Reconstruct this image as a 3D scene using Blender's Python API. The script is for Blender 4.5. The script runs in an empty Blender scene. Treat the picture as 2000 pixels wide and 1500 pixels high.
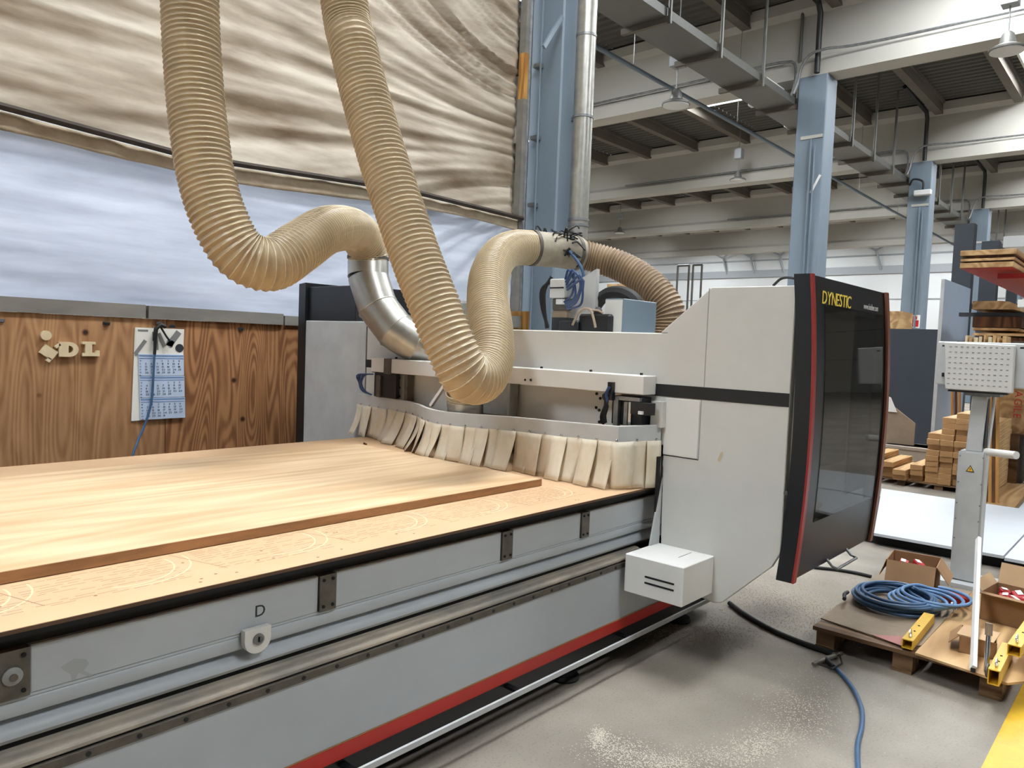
import bpy, bmesh, math, random
from mathutils import Vector, Matrix, noise
random.seed(11)
SC = bpy.context.scene
COL = SC.collection

# ------------------------------------------------------------------ camera
HC = 1.70
F_PX = 1467.95
YAW, PITCH, ROLL = math.radians(41.54255), math.radians(3.14152), math.radians(2.24268)
FWD = Vector((math.cos(YAW)*math.cos(PITCH), math.sin(YAW)*math.cos(PITCH), -math.sin(PITCH)))
_r = FWD.cross(Vector((0, 0, 1))).normalized()
_u = _r.cross(FWD)
RGT = math.cos(ROLL)*_r + math.sin(ROLL)*_u
UPV = -math.sin(ROLL)*_r + math.cos(ROLL)*_u
CAM = Vector((0, 0, HC))
cd = bpy.data.cameras.new('camera')
cd.sensor_fit = 'HORIZONTAL'
cd.sensor_width = 36.0
cd.lens = 36.0*F_PX/2000.0
cd.clip_start = 0.05
cd.clip_end = 300
cam = bpy.data.objects.new('camera', cd)
COL.objects.link(cam)
m3 = Matrix((RGT, UPV, -FWD)).transposed()
cam.matrix_world = Matrix.Translation(CAM) @ m3.to_4x4()
SC.camera = cam

# ------------------------------------------------------------------ world, light, exposure
SKYLIGHT_POWER = 34.0
w = bpy.data.worlds.new('world')
SC.world = w
w.use_nodes = True
w.node_tree.nodes['Background'].inputs[0].default_value = (0.75, 0.86, 1.0, 1)
w.node_tree.nodes['Background'].inputs[1].default_value = 0.6
vs = SC.view_settings
vs.view_transform = 'Standard'
vs.look = 'None'
vs.gamma = 1.0
vs.exposure = 0.1
vs.use_curve_mapping = False
SC.cycles.max_bounces = 7
SC.cycles.diffuse_bounces = 4
SC.cycles.glossy_bounces = 3
SC.cycles.transmission_bounces = 4
SC.cycles.transparent_max_bounces = 6
SC.cycles.sample_clamp_indirect = 6.0
SC.cycles.caustics_reflective = False
SC.cycles.caustics_refractive = False
SC.cycles.use_denoising = True


# ------------------------------------------------------------------ measuring: a picture point on a known plane of the hall
def ray(px, py):
    return FWD + RGT*((px-1000)/F_PX) - UPV*((py-750)/F_PX)
def at_x(px, py, x):
    d = ray(px, py); return CAM + d*(x/d.x)
def at_y(px, py, y):
    d = ray(px, py); return CAM + d*(y/d.y)
def at_z(px, py, z):
    d = ray(px, py); return CAM + d*((z-HC)/d.z)
def at_d(px, py, depth):
    return CAM + ray(px, py)*depth


# ------------------------------------------------------------------ materials
def S(r, g, b):
    def f(c):
        c /= 255.0
        return c/12.92 if c <= 0.04045 else ((c+0.055)/1.055)**2.4
    return (f(r), f(g), f(b), 1)

MATS = {}
def mat(name, col, rough=0.5, metal=0.0, var=0.0, scale=6.0, col2=None, stretch=None, bump=0.0, spec=0.5,
        translucent=0.0, alpha=1.0, coat=0.0, detail=4.0, emit=None, ramp=(0.35, 0.65), bscale=None):
    m = bpy.data.materials.new(name)
    m.use_nodes = True
    nt = m.node_tree
    b = nt.nodes['Principled BSDF']
    b.inputs['Base Color'].default_value = col
    b.inputs['Roughness'].default_value = rough
    b.inputs['Metallic'].default_value = metal
    b.inputs['Specular IOR Level'].default_value = spec
    b.inputs['Coat Weight'].default_value = coat
    colsock = None
    if var > 0 or col2 or bump > 0:
        tc = nt.nodes.new('ShaderNodeTexCoord')
        mp = nt.nodes.new('ShaderNodeMapping')
        nt.links.new(tc.outputs['Object'], mp.inputs[0])
        if stretch:
            mp.inputs['Scale'].default_value = stretch
        nz = nt.nodes.new('ShaderNodeTexNoise')
        nz.inputs['Scale'].default_value = scale
        nz.inputs['Detail'].default_value = detail
        nz.inputs['Roughness'].default_value = 0.6
        nt.links.new(mp.outputs[0], nz.inputs['Vector'])
        if var > 0 or col2:
            c2 = col2 or tuple(max(0, c*(1-var)) for c in col[:3])+(1,)
            rp = nt.nodes.new('ShaderNodeValToRGB')
            rp.color_ramp.elements[0].position = ramp[0]
            rp.color_ramp.elements[1].position = ramp[1]
            rp.color_ramp.elements[0].color = c2
            rp.color_ramp.elements[1].color = col
            nt.links.new(nz.outputs['Fac'], rp.inputs[0])
            nt.links.new(rp.outputs[0], b.inputs['Base Color'])
            colsock = rp.outputs[0]
        if bump > 0:
            bp = nt.nodes.new('ShaderNodeBump')
            bp.inputs['Strength'].default_value = bump
            bp.inputs['Distance'].default_value = 0.01
            if bscale:
                nz2 = nt.nodes.new('ShaderNodeTexNoise')
                nz2.inputs['Scale'].default_value = bscale
                nt.links.new(mp.outputs[0], nz2.inputs['Vector'])
                nt.links.new(nz2.outputs['Fac'], bp.inputs['Height'])
            else:
                nt.links.new(nz.outputs['Fac'], bp.inputs['Height'])
            nt.links.new(bp.outputs[0], b.inputs['Normal'])
    if translucent > 0:
        out = nt.nodes['Material Output']
        tr = nt.nodes.new('ShaderNodeBsdfTranslucent')
        tr.inputs[0].default_value = col
        if colsock:
            nt.links.new(colsock, tr.inputs[0])
        mx = nt.nodes.new('ShaderNodeMixShader')
        mx.inputs[0].default_value = translucent
        nt.links.new(b.outputs[0], mx.inputs[1])
        nt.links.new(tr.outputs[0], mx.inputs[2])
        nt.links.new(mx.outputs[0], out.inputs[0])
    if emit:
        b.inputs['Emission Color'].default_value = emit[0]
        b.inputs['Emission Strength'].default_value = emit[1]
    MATS[name] = m
    return m

def wood(name, light, dark, axis='X', freq=14.0, dist=3.0, rough=0.55, detail=2.0, knots=False, knot_col=None, mixn=0.5):
    """grain bands running along the given axis"""
    m = bpy.data.materials.new(name)
    m.use_nodes = True
    nt = m.node_tree
    b = nt.nodes['Principled BSDF']
    b.inputs['Roughness'].default_value = rough
    b.inputs['Specular IOR Level'].default_value = 0.3
    tc = nt.nodes.new('ShaderNodeTexCoord')
    mp = nt.nodes.new('ShaderNodeMapping')
    nt.links.new(tc.outputs['Object'], mp.inputs[0])
    sc = {'X': (0.12, 1, 1), 'Y': (1, 0.12, 1), 'Z': (1, 1, 0.12)}[axis]
    mp.inputs['Scale'].default_value = sc
    n1 = nt.nodes.new('ShaderNodeTexNoise')
    n1.inputs['Scale'].default_value = freq
    n1.inputs['Detail'].default_value = detail
    n1.inputs['Distortion'].default_value = dist*0.3
    nt.links.new(mp.outputs[0], n1.inputs['Vector'])
    # rings: fract of a slow noise field gives nested contour lines
    n2 = nt.nodes.new('ShaderNodeTexNoise')
    n2.inputs['Scale'].default_value = freq*0.28
    n2.inputs['Detail'].default_value = 1.0
    nt.links.new(mp.outputs[0], n2.inputs['Vector'])
    mu = nt.nodes.new('ShaderNodeMath'); mu.operation = 'MULTIPLY'; mu.inputs[1].default_value = dist*6
    sn = nt.nodes.new('ShaderNodeMath'); sn.operation = 'SINE'
    nt.links.new(n2.outputs['Fac'], mu.inputs[0])
    mu2 = nt.nodes.new('ShaderNodeMath'); mu2.operation = 'MULTIPLY'; mu2.inputs[1].default_value = 6.28
    nt.links.new(mu.outputs[0], mu2.inputs[0])
    nt.links.new(mu2.outputs[0], sn.inputs[0])
    ad = nt.nodes.new('ShaderNodeMath'); ad.operation = 'MULTIPLY_ADD'
    ad.inputs[1].default_value = 0.22*mixn*2; ad.inputs[2].default_value = 0.0
    nt.links.new(sn.outputs[0], ad.inputs[0])
    sm = nt.nodes.new('ShaderNodeMath'); sm.operation = 'ADD'
    nt.links.new(ad.outputs[0], sm.inputs[0]); nt.links.new(n1.outputs['Fac'], sm.inputs[1])
    rp = nt.nodes.new('ShaderNodeValToRGB')
    rp.color_ramp.elements[0].position = 0.25; rp.color_ramp.elements[0].color = dark
    rp.color_ramp.elements[1].position = 0.75; rp.color_ramp.elements[1].color = light
    nt.links.new(sm.outputs[0], rp.inputs[0])
    col = rp.outputs[0]
    if knots:
        vo = nt.nodes.new('ShaderNodeTexVoronoi')
        vo.inputs['Scale'].default_value = 3.1
        mp2 = nt.nodes.new('ShaderNodeMapping')
        nt.links.new(tc.outputs['Object'], mp2.inputs[0])
        mp2.inputs['Scale'].default_value = (1, 0.2, 1)
        nt.links.new(mp2.outputs[0], vo.inputs['Vector'])
        k = nt.nodes.new('ShaderNodeValToRGB')
        k.color_ramp.elements[0].position = 0.04; k.color_ramp.elements[0].color = (1, 1, 1, 1)
        k.color_ramp.elements[1].position = 0.10; k.color_ramp.elements[1].color = (0, 0, 0, 1)
        nt.links.new(vo.outputs['Distance'], k.inputs[0])
        mx = nt.nodes.new('ShaderNodeMix'); mx.data_type = 'RGBA'
        nt.links.new(k.outputs[0], mx.inputs['Factor'])
        nt.links.new(col, mx.inputs[6]); mx.inputs[7].default_value = knot_col or S(50, 28, 14)
        col = mx.outputs[2]
    nt.links.new(col, b.inputs['Base Color'])
    bp = nt.nodes.new('ShaderNodeBump'); bp.inputs['Strength'].default_value = 0.12; bp.inputs['Distance'].default_value = 0.004
    nt.links.new(sm.outputs[0], bp.inputs['Height']); nt.links.new(bp.outputs[0], b.inputs['Normal'])
    MATS[name] = m
    return m

M = MATS
mat('machine_white', S(212, 211, 206), 0.42, var=0.06, scale=3.0)
mat('machine_white_bright', S(228, 227, 223), 0.38, var=0.04, scale=4.0)
mat('machine_grey', S(196, 199, 200), 0.45, var=0.12, scale=5.0)
mat('bed_grey', S(186, 192, 197), 0.42, var=0.10, scale=4.0, stretch=(0.6, 1, 1.4))
mat('plate_grey', S(150, 152, 150), 0.5, var=0.18, scale=9.0)
mat('bracket_steel', S(104, 98, 90), 0.5, metal=0.3, var=0.35, scale=18.0)
mat('black_paint', S(24, 27, 31), 0.35, var=0.2, scale=6.0)
mat('black_rubber', S(20, 20, 21), 0.6)
mat('black_matte', S(12, 12, 13), 0.8)
mat('red_paint', S(188, 42, 34), 0.35, var=0.08, scale=8)
mat('door_red', S(146, 44, 40), 0.35)
mat('dark_lath', S(66, 57, 50), 0.8, var=0.3, scale=9)
mat('brown_trim', S(120, 72, 52), 0.4)
mat('yellow_paint', S(222, 178, 52), 0.45, var=0.15, scale=14)
mat('yellow_letter', S(255, 226, 96), 0.4)
mat('white_plain', S(232, 232, 230), 0.5)
mat('white_sheet', S(208, 214, 221), 0.35, var=0.04, scale=3)
mat('blue_white', S(176, 192, 214), 0.4, var=0.05, scale=2)
mat('galvanised', S(198, 196, 188), 0.34, metal=0.85, var=0.25, scale=9.0, ramp=(0.3, 0.7))
mat('dull_zinc', S(150, 152, 152), 0.45, metal=0.7, var=0.3, scale=12.0)
mat('chrome', S(210, 210, 210), 0.18, metal=1.0)
mat('hose_film', S(208, 186, 150), 0.28, var=0.16, scale=7.0, translucent=0.36, spec=0.6)
mat('hose_wire', S(234, 219, 188), 0.2, var=0.12, scale=9.0, translucent=0.15, spec=0.7)
mat('hose_film_dusty', S(150, 124, 96), 0.45, var=0.3, scale=6.0, translucent=0.25)
mat('hose_wire_dusty', S(190, 166, 132), 0.35, var=0.2, scale=8.0)
mat('cuff_cloth', S(170, 160, 142), 0.6, var=0.25, scale=10, bump=0.4)
mat('flap_fabric', S(246, 237, 217), 0.7, var=0.16, scale=9.0, translucent=0.12, stretch=(1, 1, 0.6), col2=S(234, 219, 192))
mat('mdf', S(208, 172, 134), 0.75, var=0.06, scale=5.0, bump=0.05)
mat('mdf_edge', S(104, 78, 58), 0.8, var=0.2, scale=20)
mat('groove_dark', S(142, 108, 78), 0.8)
mat('groove_light', S(226, 196, 160), 0.8)
mat('panel_edge', S(172, 128, 88), 0.65, var=0.35, scale=4.0, stretch=(1, 1, 6))
wood('pine_top', S(224, 197, 161), S(198, 163, 122), 'X', 10.0, 1.4, mixn=0.25)
wood('plywood_brown', S(174, 133, 95), S(138, 99, 66), 'Z', 14.0, 3.0, detail=5.0, mixn=0.35, knots=True)
wood('plywood_rust', S(168, 121, 81), S(122, 81, 51), 'Z', 13.0, 4.0, detail=5.0, mixn=0.55, knots=True)
wood('lumber', S(206, 172, 124), S(172, 134, 90), 'X', 16.0, 1.5)
wood('lumber_end', S(192, 152, 104), S(160, 120, 80), 'Y', 30.0, 1.5, mixn=0.2)
wood('pallet_wood', S(128, 100, 72), S(88, 63, 42), 'Y', 14.0, 1.6)
wood('board_tan', S(200, 166, 120), S(160, 124, 82), 'X', 10.0, 1.2)
wood('dark_wood', S(112, 72, 42), S(66, 38, 20), 'Z', 14.0, 1.2)
wood('batten_orange', S(196, 146, 80), S(150, 104, 52), 'Z', 12.0, 1.2)
mat('letter_wood', S(214, 196, 160), 0.7, var=0.12, scale=12)
mat('hardboard', S(150, 132, 112), 0.75, var=0.15, scale=6.0)
mat('cardboard', S(156, 120, 84), 0.8, var=0.12, scale=7.0)
mat('cardboard_light', S(194, 162, 124), 0.8, var=0.1, scale=7.0)
mat('red_part', S(176, 30, 38), 0.45, var=0.15, scale=30)
mat('red_coat', S(176, 28, 26), 0.45, var=0.25, scale=3)
mat('blue_hose', S(66, 98, 134), 0.38, var=0.25, scale=8)
mat('blue_cable', S(42, 66, 108), 0.4)
mat('blue_light', S(104, 142, 184), 0.4)
mat('column_blue', S(116, 130, 143), 0.6, var=0.12, scale=2.2, stretch=(1, 1, 0.3))
mat('enclosure_blue', S(104, 119, 132), 0.45)
mat('concrete_beam', S(186, 183, 175), 0.8, var=0.10, scale=0.8, stretch=(1, 0.4, 1))
mat('purlin_grey', S(104, 98, 89), 0.85, var=0.15, scale=1.5)
mat('roof_deck', S(84, 82, 77), 0.8, var=0.1, scale=0.7)
mat('tray_grey', S(104, 104, 100), 0.5, metal=0.3, var=0.1, scale=2)
mat('hall_white', S(226, 228, 228), 0.8, var=0.05, scale=0.4)
mat('hall_grey', S(160, 164, 168), 0.7)
mat('drain_black', S(26, 26, 27), 0.5)
mat('lath_grey', S(128, 124, 117), 0.8, var=0.3, scale=5.0, stretch=(0.3, 1, 1))
mat('sign_white', S(236, 236, 232), 0.5)
mat('sign_red', S(196, 40, 34), 0.5)
mat('sign_yellow', S(236, 176, 60), 0.5)
mat('ink', S(36, 40, 46), 0.6)
mat('paper_white', S(226, 224, 216), 0.7)
mat('paper_blue', S(184, 200, 224), 0.7)
mat('paper_blue_dark', S(110, 140, 180), 0.7)
mat('paper_grey', S(120, 122, 122), 0.7)
mat('grey_bag', S(170, 160, 146), 0.7, var=0.15, scale=6)
mat('sawdust', S(206, 184, 150), 0.9, var=0.25, scale=60)
mat('sawdust_white', S(214, 205, 190), 0.9, var=0.15, scale=60)
mat('skylight_pane', S(255, 255, 255), 0.5, emit=((0.93, 0.97, 1.0, 1), SKYLIGHT_POWER))
mat('window_daylight', S(255, 255, 255), 0.5, emit=((0.86, 0.93, 1.0, 1), 2.4))
mat('tube_light', S(255, 255, 255), 0.5, emit=((1, 0.98, 0.94, 1), 9.0))


def floor_material():
    m = bpy.data.materials.new('concrete_floor')
    m.use_nodes = True
    nt = m.node_tree; b = nt.nodes['Principled BSDF']
    tc = nt.nodes.new('ShaderNodeTexCoord')
    big = nt.nodes.new('ShaderNodeTexNoise'); big.inputs['Scale'].default_value = 1.1; big.inputs['Detail'].default_value = 6
    nt.links.new(tc.outputs['Object'], big.inputs['Vector'])
    rp = nt.nodes.new('ShaderNodeValToRGB')
    rp.color_ramp.elements[0].position = 0.3; rp.color_ramp.elements[0].color = S(108, 100, 91)
    rp.color_ramp.elements[1].position = 0.7; rp.color_ramp.elements[1].color = S(160, 152, 140)
    nt.links.new(big.outputs['Fac'], rp.inputs[0])
    fine = nt.nodes.new('ShaderNodeTexNoise'); fine.inputs['Scale'].default_value = 90; fine.inputs['Detail'].default_value = 3
    nt.links.new(tc.outputs['Object'], fine.inputs['Vector'])
    r2 = nt.nodes.new('ShaderNodeValToRGB')
    r2.color_ramp.elements[0].position = 0.28; r2.color_ramp.elements[0].color = (0.62, 0.6, 0.58, 1)
    r2.color_ramp.elements[1].position = 0.45; r2.color_ramp.elements[1].color = (1, 1, 1, 1)
    nt.links.new(fine.outputs['Fac'], r2.inputs[0])
    mx = nt.nodes.new('ShaderNodeMix'); mx.data_type = 'RGBA'; mx.blend_type = 'MULTIPLY'; mx.inputs['Factor'].default_value = 0.7
    nt.links.new(rp.outputs[0], mx.inputs[6]); nt.links.new(r2.outputs[0], mx.inputs[7])
    nt.links.new(mx.outputs[2], b.inputs['Base Color'])
    b.inputs['Roughness'].default_value = 0.55
    bp = nt.nodes.new('ShaderNodeBump'); bp.inputs['Strength'].default_value = 0.08; bp.inputs['Distance'].default_value = 0.005
    nt.links.new(fine.outputs['Fac'], bp.inputs['Height']); nt.links.new(bp.outputs[0], b.inputs['Normal'])
    MATS['concrete_floor'] = m
floor_material()

def sheet_material(name, clean, dusty, scale, stretch, trans, ramp, gloss=0.35):
    m = mat(name, clean, gloss, col2=dusty, scale=scale, stretch=stretch, translucent=trans, ramp=ramp, detail=6.0, spec=0.35)
    return m
sheet_material('tarp_upper', S(222, 213, 198), S(160, 143, 121), 1.6, (0.5, 1, 2.6), 0.42, (0.33, 0.62), 0.55)
sheet_material('tarp_lower', S(236, 240, 248), S(200, 206, 217), 1.6, (0.5, 1, 4.0), 0.55, (0.3, 0.7), 0.4)  # its dusty colour also paints fold shading in as darker streaks
sheet_material('tarp_band', S(214, 200, 176), S(178, 160, 134), 6.0, (0.8, 1, 1.2), 0.2, (0.3, 0.7), 0.7)

def glass_material():
    m = bpy.data.materials.new('door_glass')
    m.use_nodes = True
    nt = m.node_tree
    b = nt.nodes['Principled BSDF']
    b.inputs['Base Color'].default_value = (0.035, 0.035, 0.034, 1)
    b.inputs['Roughness'].default_value = 0.03
    b.inputs['IOR'].default_value = 2.2
    tr = nt.nodes.new('ShaderNodeBsdfTransparent'); tr.inputs[0].default_value = (0.72, 0.71, 0.68, 1)
    mx = nt.nodes.new('ShaderNodeMixShader'); mx.inputs[0].default_value = 0.62
    nt.links.new(b.outputs[0], mx.inputs[1]); nt.links.new(tr.outputs[0], mx.inputs[2])
    nt.links.new(mx.outputs[0], nt.nodes['Material Output'].inputs[0])
    MATS['door_glass'] = m
glass_material()


# ------------------------------------------------------------------ mesh building
GLYPH = {}
def glyph(ch):
    if ch not in GLYPH:
        c = bpy.data.curves.new('glyph', 'FONT')
        c.body = ch; c.size = 1.0; c.resolution_u = 3
        o = bpy.data.objects.new('glyph', c)
        COL.objects.link(o)
        dg = bpy.context.evaluated_depsgraph_get()
        me = bpy.data.meshes.new_from_object(o.evaluated_get(dg))
        vv = [v.co.copy() for v in me.vertices]
        ff = [tuple(p.vertices) for p in me.polygons]
        xs = [v.x for v in vv] or [0, 0.3]
        GLYPH[ch] = (vv, ff, min(xs), max(xs))
        bpy.data.objects.remove(o); bpy.data.curves.remove(c); bpy.data.meshes.remove(me)
    return GLYPH[ch]

class MB:
    def __init__(self):
        self.v = []; self.f = []
    def add(self, vs_, fs_):
        n = len(self.v)
        self.v += [Vector(p) for p in vs_]
        self.f += [tuple(i+n for i in q) for q in fs_]
        return self
    def box(self, x0, x1, y0, y1, z0, z1):
        return self.add([(x0, y0, z0), (x1, y0, z0), (x1, y1, z0), (x0, y1, z0), (x0, y0, z1), (x1, y0, z1), (x1, y1, z1), (x0, y1, z1)],
                        [(0, 3, 2, 1), (4, 5, 6, 7), (0, 1, 5, 4), (1, 2, 6, 5), (2, 3, 7, 6), (3, 0, 4, 7)])
    def obox(self, c, size, rot=(0, 0, 0)):
        R = Matrix.Rotation(rot[2], 3, 'Z') @ Matrix.Rotation(rot[1], 3, 'Y') @ Matrix.Rotation(rot[0], 3, 'X')
        a, b, d = size[0]/2, size[1]/2, size[2]/2
        c = Vector(c)
        return self.add([c + R @ Vector(p) for p in ((-a, -b, -d), (a, -b, -d), (a, b, -d), (-a, b, -d), (-a, -b, d), (a, -b, d), (a, b, d), (-a, b, d))],
                        [(0, 3, 2, 1), (4, 5, 6, 7), (0, 1, 5, 4), (1, 2, 6, 5), (2, 3, 7, 6), (3, 0, 4, 7)])
    def beam(self, a, b, wd, h, up=(0, 0, 1)):
        a, b = Vector(a), Vector(b)
        d = (b-a).normalized(); s = d.cross(Vector(up)).normalized()*(wd/2); t = s.normalized().cross(d)*(h/2)
        return self.add([a-s-t, a+s-t, a+s+t, a-s+t, b-s-t, b+s-t, b+s+t, b-s+t],
                        [(0, 3, 2, 1), (4, 5, 6, 7), (0, 1, 5, 4), (1, 2, 6, 5), (2, 3, 7, 6), (3, 0, 4, 7)])
    def prism(self, pts, axis, a, b):
        def P(p, t):
            return {'X': (t, p[0], p[1]), 'Y': (p[0], t, p[1]), 'Z': (p[0], p[1], t)}[axis]
        n = len(pts)
        vs_ = [P(p, a) for p in pts] + [P(p, b) for p in pts]
        fs_ = [tuple(range(n-1, -1, -1)), tuple(range(n, 2*n))] + [(i, (i+1) % n, n+(i+1) % n, n+i) for i in range(n)]
        return self.add(vs_, fs_)
    def tube(self, path, r, n=10, caps=True, radii=None):
        path = [Vector(p) for p in path]
        rings = []; prev = None
        for i, p in enumerate(path):
            t = (path[min(i+1, len(path)-1)] - path[max(i-1, 0)]).normalized()
            if prev is None:
                up = Vector((0, 0, 1)) if abs(t.z) < 0.9 else Vector((1, 0, 0))
                s = t.cross(up).normalized()
            else:
                s = (prev - t*prev.dot(t)).normalized()
            prev = s
            q = t.cross(s)
            rr = radii[i] if radii else r
            rings.append([p + (s*math.cos(2*math.pi*k/n) + q*math.sin(2*math.pi*k/n))*rr for k in range(n)])
        vs_ = [x for rg in rings for x in rg]
        fs_ = []
        for i in range(len(rings)-1):
            for k in range(n):
                a, b = i*n+k, i*n+(k+1) % n
                fs_.append((a, b, b+n, a+n))
        if caps:
            fs_.append(tuple(range(n-1, -1, -1)))
            fs_.append(tuple(range((len(rings)-1)*n, len(rings)*n)))
        return self.add(vs_, fs_)
    def cyl(self, a, b, r, n=14, r2=None):
        return self.tube([a, b], r, n, True, [r, r if r2 is None else r2])
    def lathe(self, prof, c, n=20, axis='Z'):
        vs_ = []; c = Vector(c)
        for (r, h) in prof:
            for k in range(n):
                a = 2*math.pi*k/n
                if axis == 'Z':
                    vs_.append(c+Vector((r*math.cos(a), r*math.sin(a), h)))
                elif axis == 'Y':
                    vs_.append(c+Vector((r*math.cos(a), h, r*math.sin(a))))
                else:
                    vs_.append(c+Vector((h, r*math.cos(a), r*math.sin(a))))
        fs_ = []
        for i in range(len(prof)-1):
            for k in range(n):
                a, b = i*n+k, i*n+(k+1) % n
                fs_.append((a, b, b+n, a+n))
        fs_.append(tuple(range(n-1, -1, -1))); fs_.append(tuple(range((len(prof)-1)*n, len(prof)*n)))
        return self.add(vs_, fs_)
    def sheet(self, grid, th):
        """grid[i][j] of points, given a thickness th along the local normal"""
        ni, nj = len(grid), len(grid[0])
        top = []; bot = []
        for i in range(ni):
            for j in range(nj):
                a = grid[min(i+1, ni-1)][j]-grid[max(i-1, 0)][j]
                b = grid[i][min(j+1, nj-1)]-grid[i][max(j-1, 0)]
                nrm = a.cross(b)
                nrm = nrm.normalized() if nrm.length > 1e-9 else Vector((0, 0, 1))
                top.append(grid[i][j]+nrm*th/2); bot.append(grid[i][j]-nrm*th/2)
        N = ni*nj; fs_ = []
        for i in range(ni-1):
            for j in range(nj-1):
                a = i*nj+j
                fs_.append((a, a+nj, a+nj+1, a+1)); fs_.append((N+a, N+a+1, N+a+nj+1, N+a+nj))
        for i in range(ni-1):
            a = i*nj; fs_.append((a, N+a, N+a+nj, a+nj)); a = i*nj+nj-1; fs_.append((a, a+nj, N+a+nj, N+a))
        for j in range(nj-1):
            a = j; fs_.append((a, a+1, N+a+1, N+a)); a = (ni-1)*nj+j; fs_.append((a, N+a, N+a+1, a+1))
        return self.add(top+bot, fs_)
    def text(self, s, o, right, up, size, th=0.0015, track=1.0, xs=1.0):
        """raised lettering on a plane: origin, right and up vectors, letter height about 0.7*size"""
        o, right, up = Vector(o), Vector(right).normalized(), Vector(up).normalized()
        nrm = right.cross(up)
        x = 0.0
        for ch in s:
            if ch == ' ':
                x += 0.3*size*xs; continue
            vv, ff, a, b = glyph(ch)
            n = len(vv)
            lo = [o + right*(x+(p.x-a)*size*xs) + up*(p.y*size) for p in vv]
            fs_ = [tuple(q) for q in ff]
            edges = {}
            for q in ff:
                for i in range(len(q)):
                    e = (q[i], q[(i+1) % len(q)])
                    edges[e] = 1
            side = [(e[0]+n, e[0], e[1], e[1]+n) for e in edges if (e[1], e[0]) not in edges]
            self.add([p+nrm*th for p in lo]+lo, fs_+side)
            x += (b-a+0.09*track)*size*xs
        return x

BASE = {}
def build(name, mb, material, parent=None, smooth=None, bevel=0.0, seg=1, kind=None, label=None, cat=None, group=None, base=None):
    me = bpy.data.meshes.new(name)
    if parent is not None:
        b0 = BASE[parent.name]
    else:
        if base is not None:
            b0 = Vector(base)
        else:
            xs = [p.x for p in mb.v]; ys = [p.y for p in mb.v]; zs = [p.z for p in mb.v]
            b0 = Vector(((min(xs)+max(xs))/2, (min(ys)+max(ys))/2, min(zs)))
    me.from_pydata([p-b0 for p in mb.v], [], mb.f)
    bm = bmesh.new(); bm.from_mesh(me)
    bmesh.ops.recalc_face_normals(bm, faces=bm.faces)
    if bevel > 0:
        bmesh.ops.bevel(bm, geom=[e for e in bm.edges if len(e.link_faces) == 2 and e.calc_face_angle(0) > 0.35], offset=bevel, segments=seg, affect='EDGES', clamp_overlap=True)
    bm.to_mesh(me); bm.free()
    if smooth is not None:
        for p in me.polygons:
            p.use_smooth = True
        me.set_sharp_from_angle(angle=math.radians(smooth))
    me.materials.append(M[material] if isinstance(material, str) else material)
    o = bpy.data.objects.new(name, me)
    COL.objects.link(o)
    if parent is not None:
        o.parent = parent
    else:
        o.location = b0
    BASE[o.name] = b0
    tag(o, label, cat, group, kind)
    return o

def tag(o, label=None, cat=None, group=None, kind=None):
    if label: o['label'] = label
    if cat: o['category'] = cat
    if group: o['group'] = group
    if kind: o['kind'] = kind

def thing(name, label, cat, base, group=None, kind=None):
    o = bpy.data.objects.new(name, None)
    o.empty_display_size = 0.1
    COL.objects.link(o)
    o.location = Vector(base)
    BASE[o.name] = Vector(base)
    tag(o, label, cat, group, kind)
    return o

def struct(name, mb, material, **k):
    return build(name, mb, material, kind='structure', **k)

def catmull(pts, step):
    pts = [Vector(p) for p in pts]
    P = [pts[0]*2-pts[1]] + pts + [pts[-1]*2-pts[-2]]
    out = []
    for i in range(1, len(P)-2):
        L = (P[i+1]-P[i]).length
        n = max(2, int(L/step))
        for k in range(n):
            t = k/n
            a, b, c, d = P[i-1], P[i], P[i+1], P[i+2]
            out.append(0.5*((2*b)+(c-a)*t+(2*a-5*b+4*c-d)*t*t+(3*b-a-3*c+d)*t**3))
    out.append(pts[-1])
    # even spacing
    ev = [out[0]]; acc = 0.0
    for i in range(1, len(out)):
        seg = out[i]-out[i-1]; L = seg.length; pos = 0.0
        while acc + (L-pos) >= step:
            pos += step-acc; acc = 0.0
            ev.append(out[i-1]+seg*(pos/L))
        acc += L-pos
    return ev

# ================================================================== the hall
X0, X1, Y0, Y1 = -11.0, 52.0, -16.5, 46.0
ROOF = 9.45
CURB = 0.04
struct('floor', MB().box(X0, X1, Y0, Y1, -0.15, 0.0), 'concrete_floor', base=(0, 0, 0))
struct('trim_1', MB().box(-3, 7.0, 0.27, 0.512, 0.0, 0.002), 'yellow_paint', label='yellow painted aisle line on the concrete floor')
struct('wall_far', MB().box(X1, X1+0.2, Y0, Y1, 0, 10), 'hall_white')
struct('wall_left', MB().box(X0, X1, Y1, Y1+0.2, 0, 10), 'hall_white')
struct('wall_right', MB().box(X0, X1, Y0-0.2, Y0, 0, 10), 'hall_white')
struct('wall_back', MB().box(X0-0.2, X0, Y0, Y1, 0, 10), 'hall_grey')
for z0, z1, m_, d in ((7.05, 7.55, 'hall_grey', 0.12), (5.4, 5.46, 'hall_grey', 0.05), (8.2, 8.3, 'hall_grey', 0.06), (2.9, 2.95, 'hall_grey', 0.04)):
    struct('trim_2', MB().box(X1-d, X1, Y0, Y1, z0, z1), m_)

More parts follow.
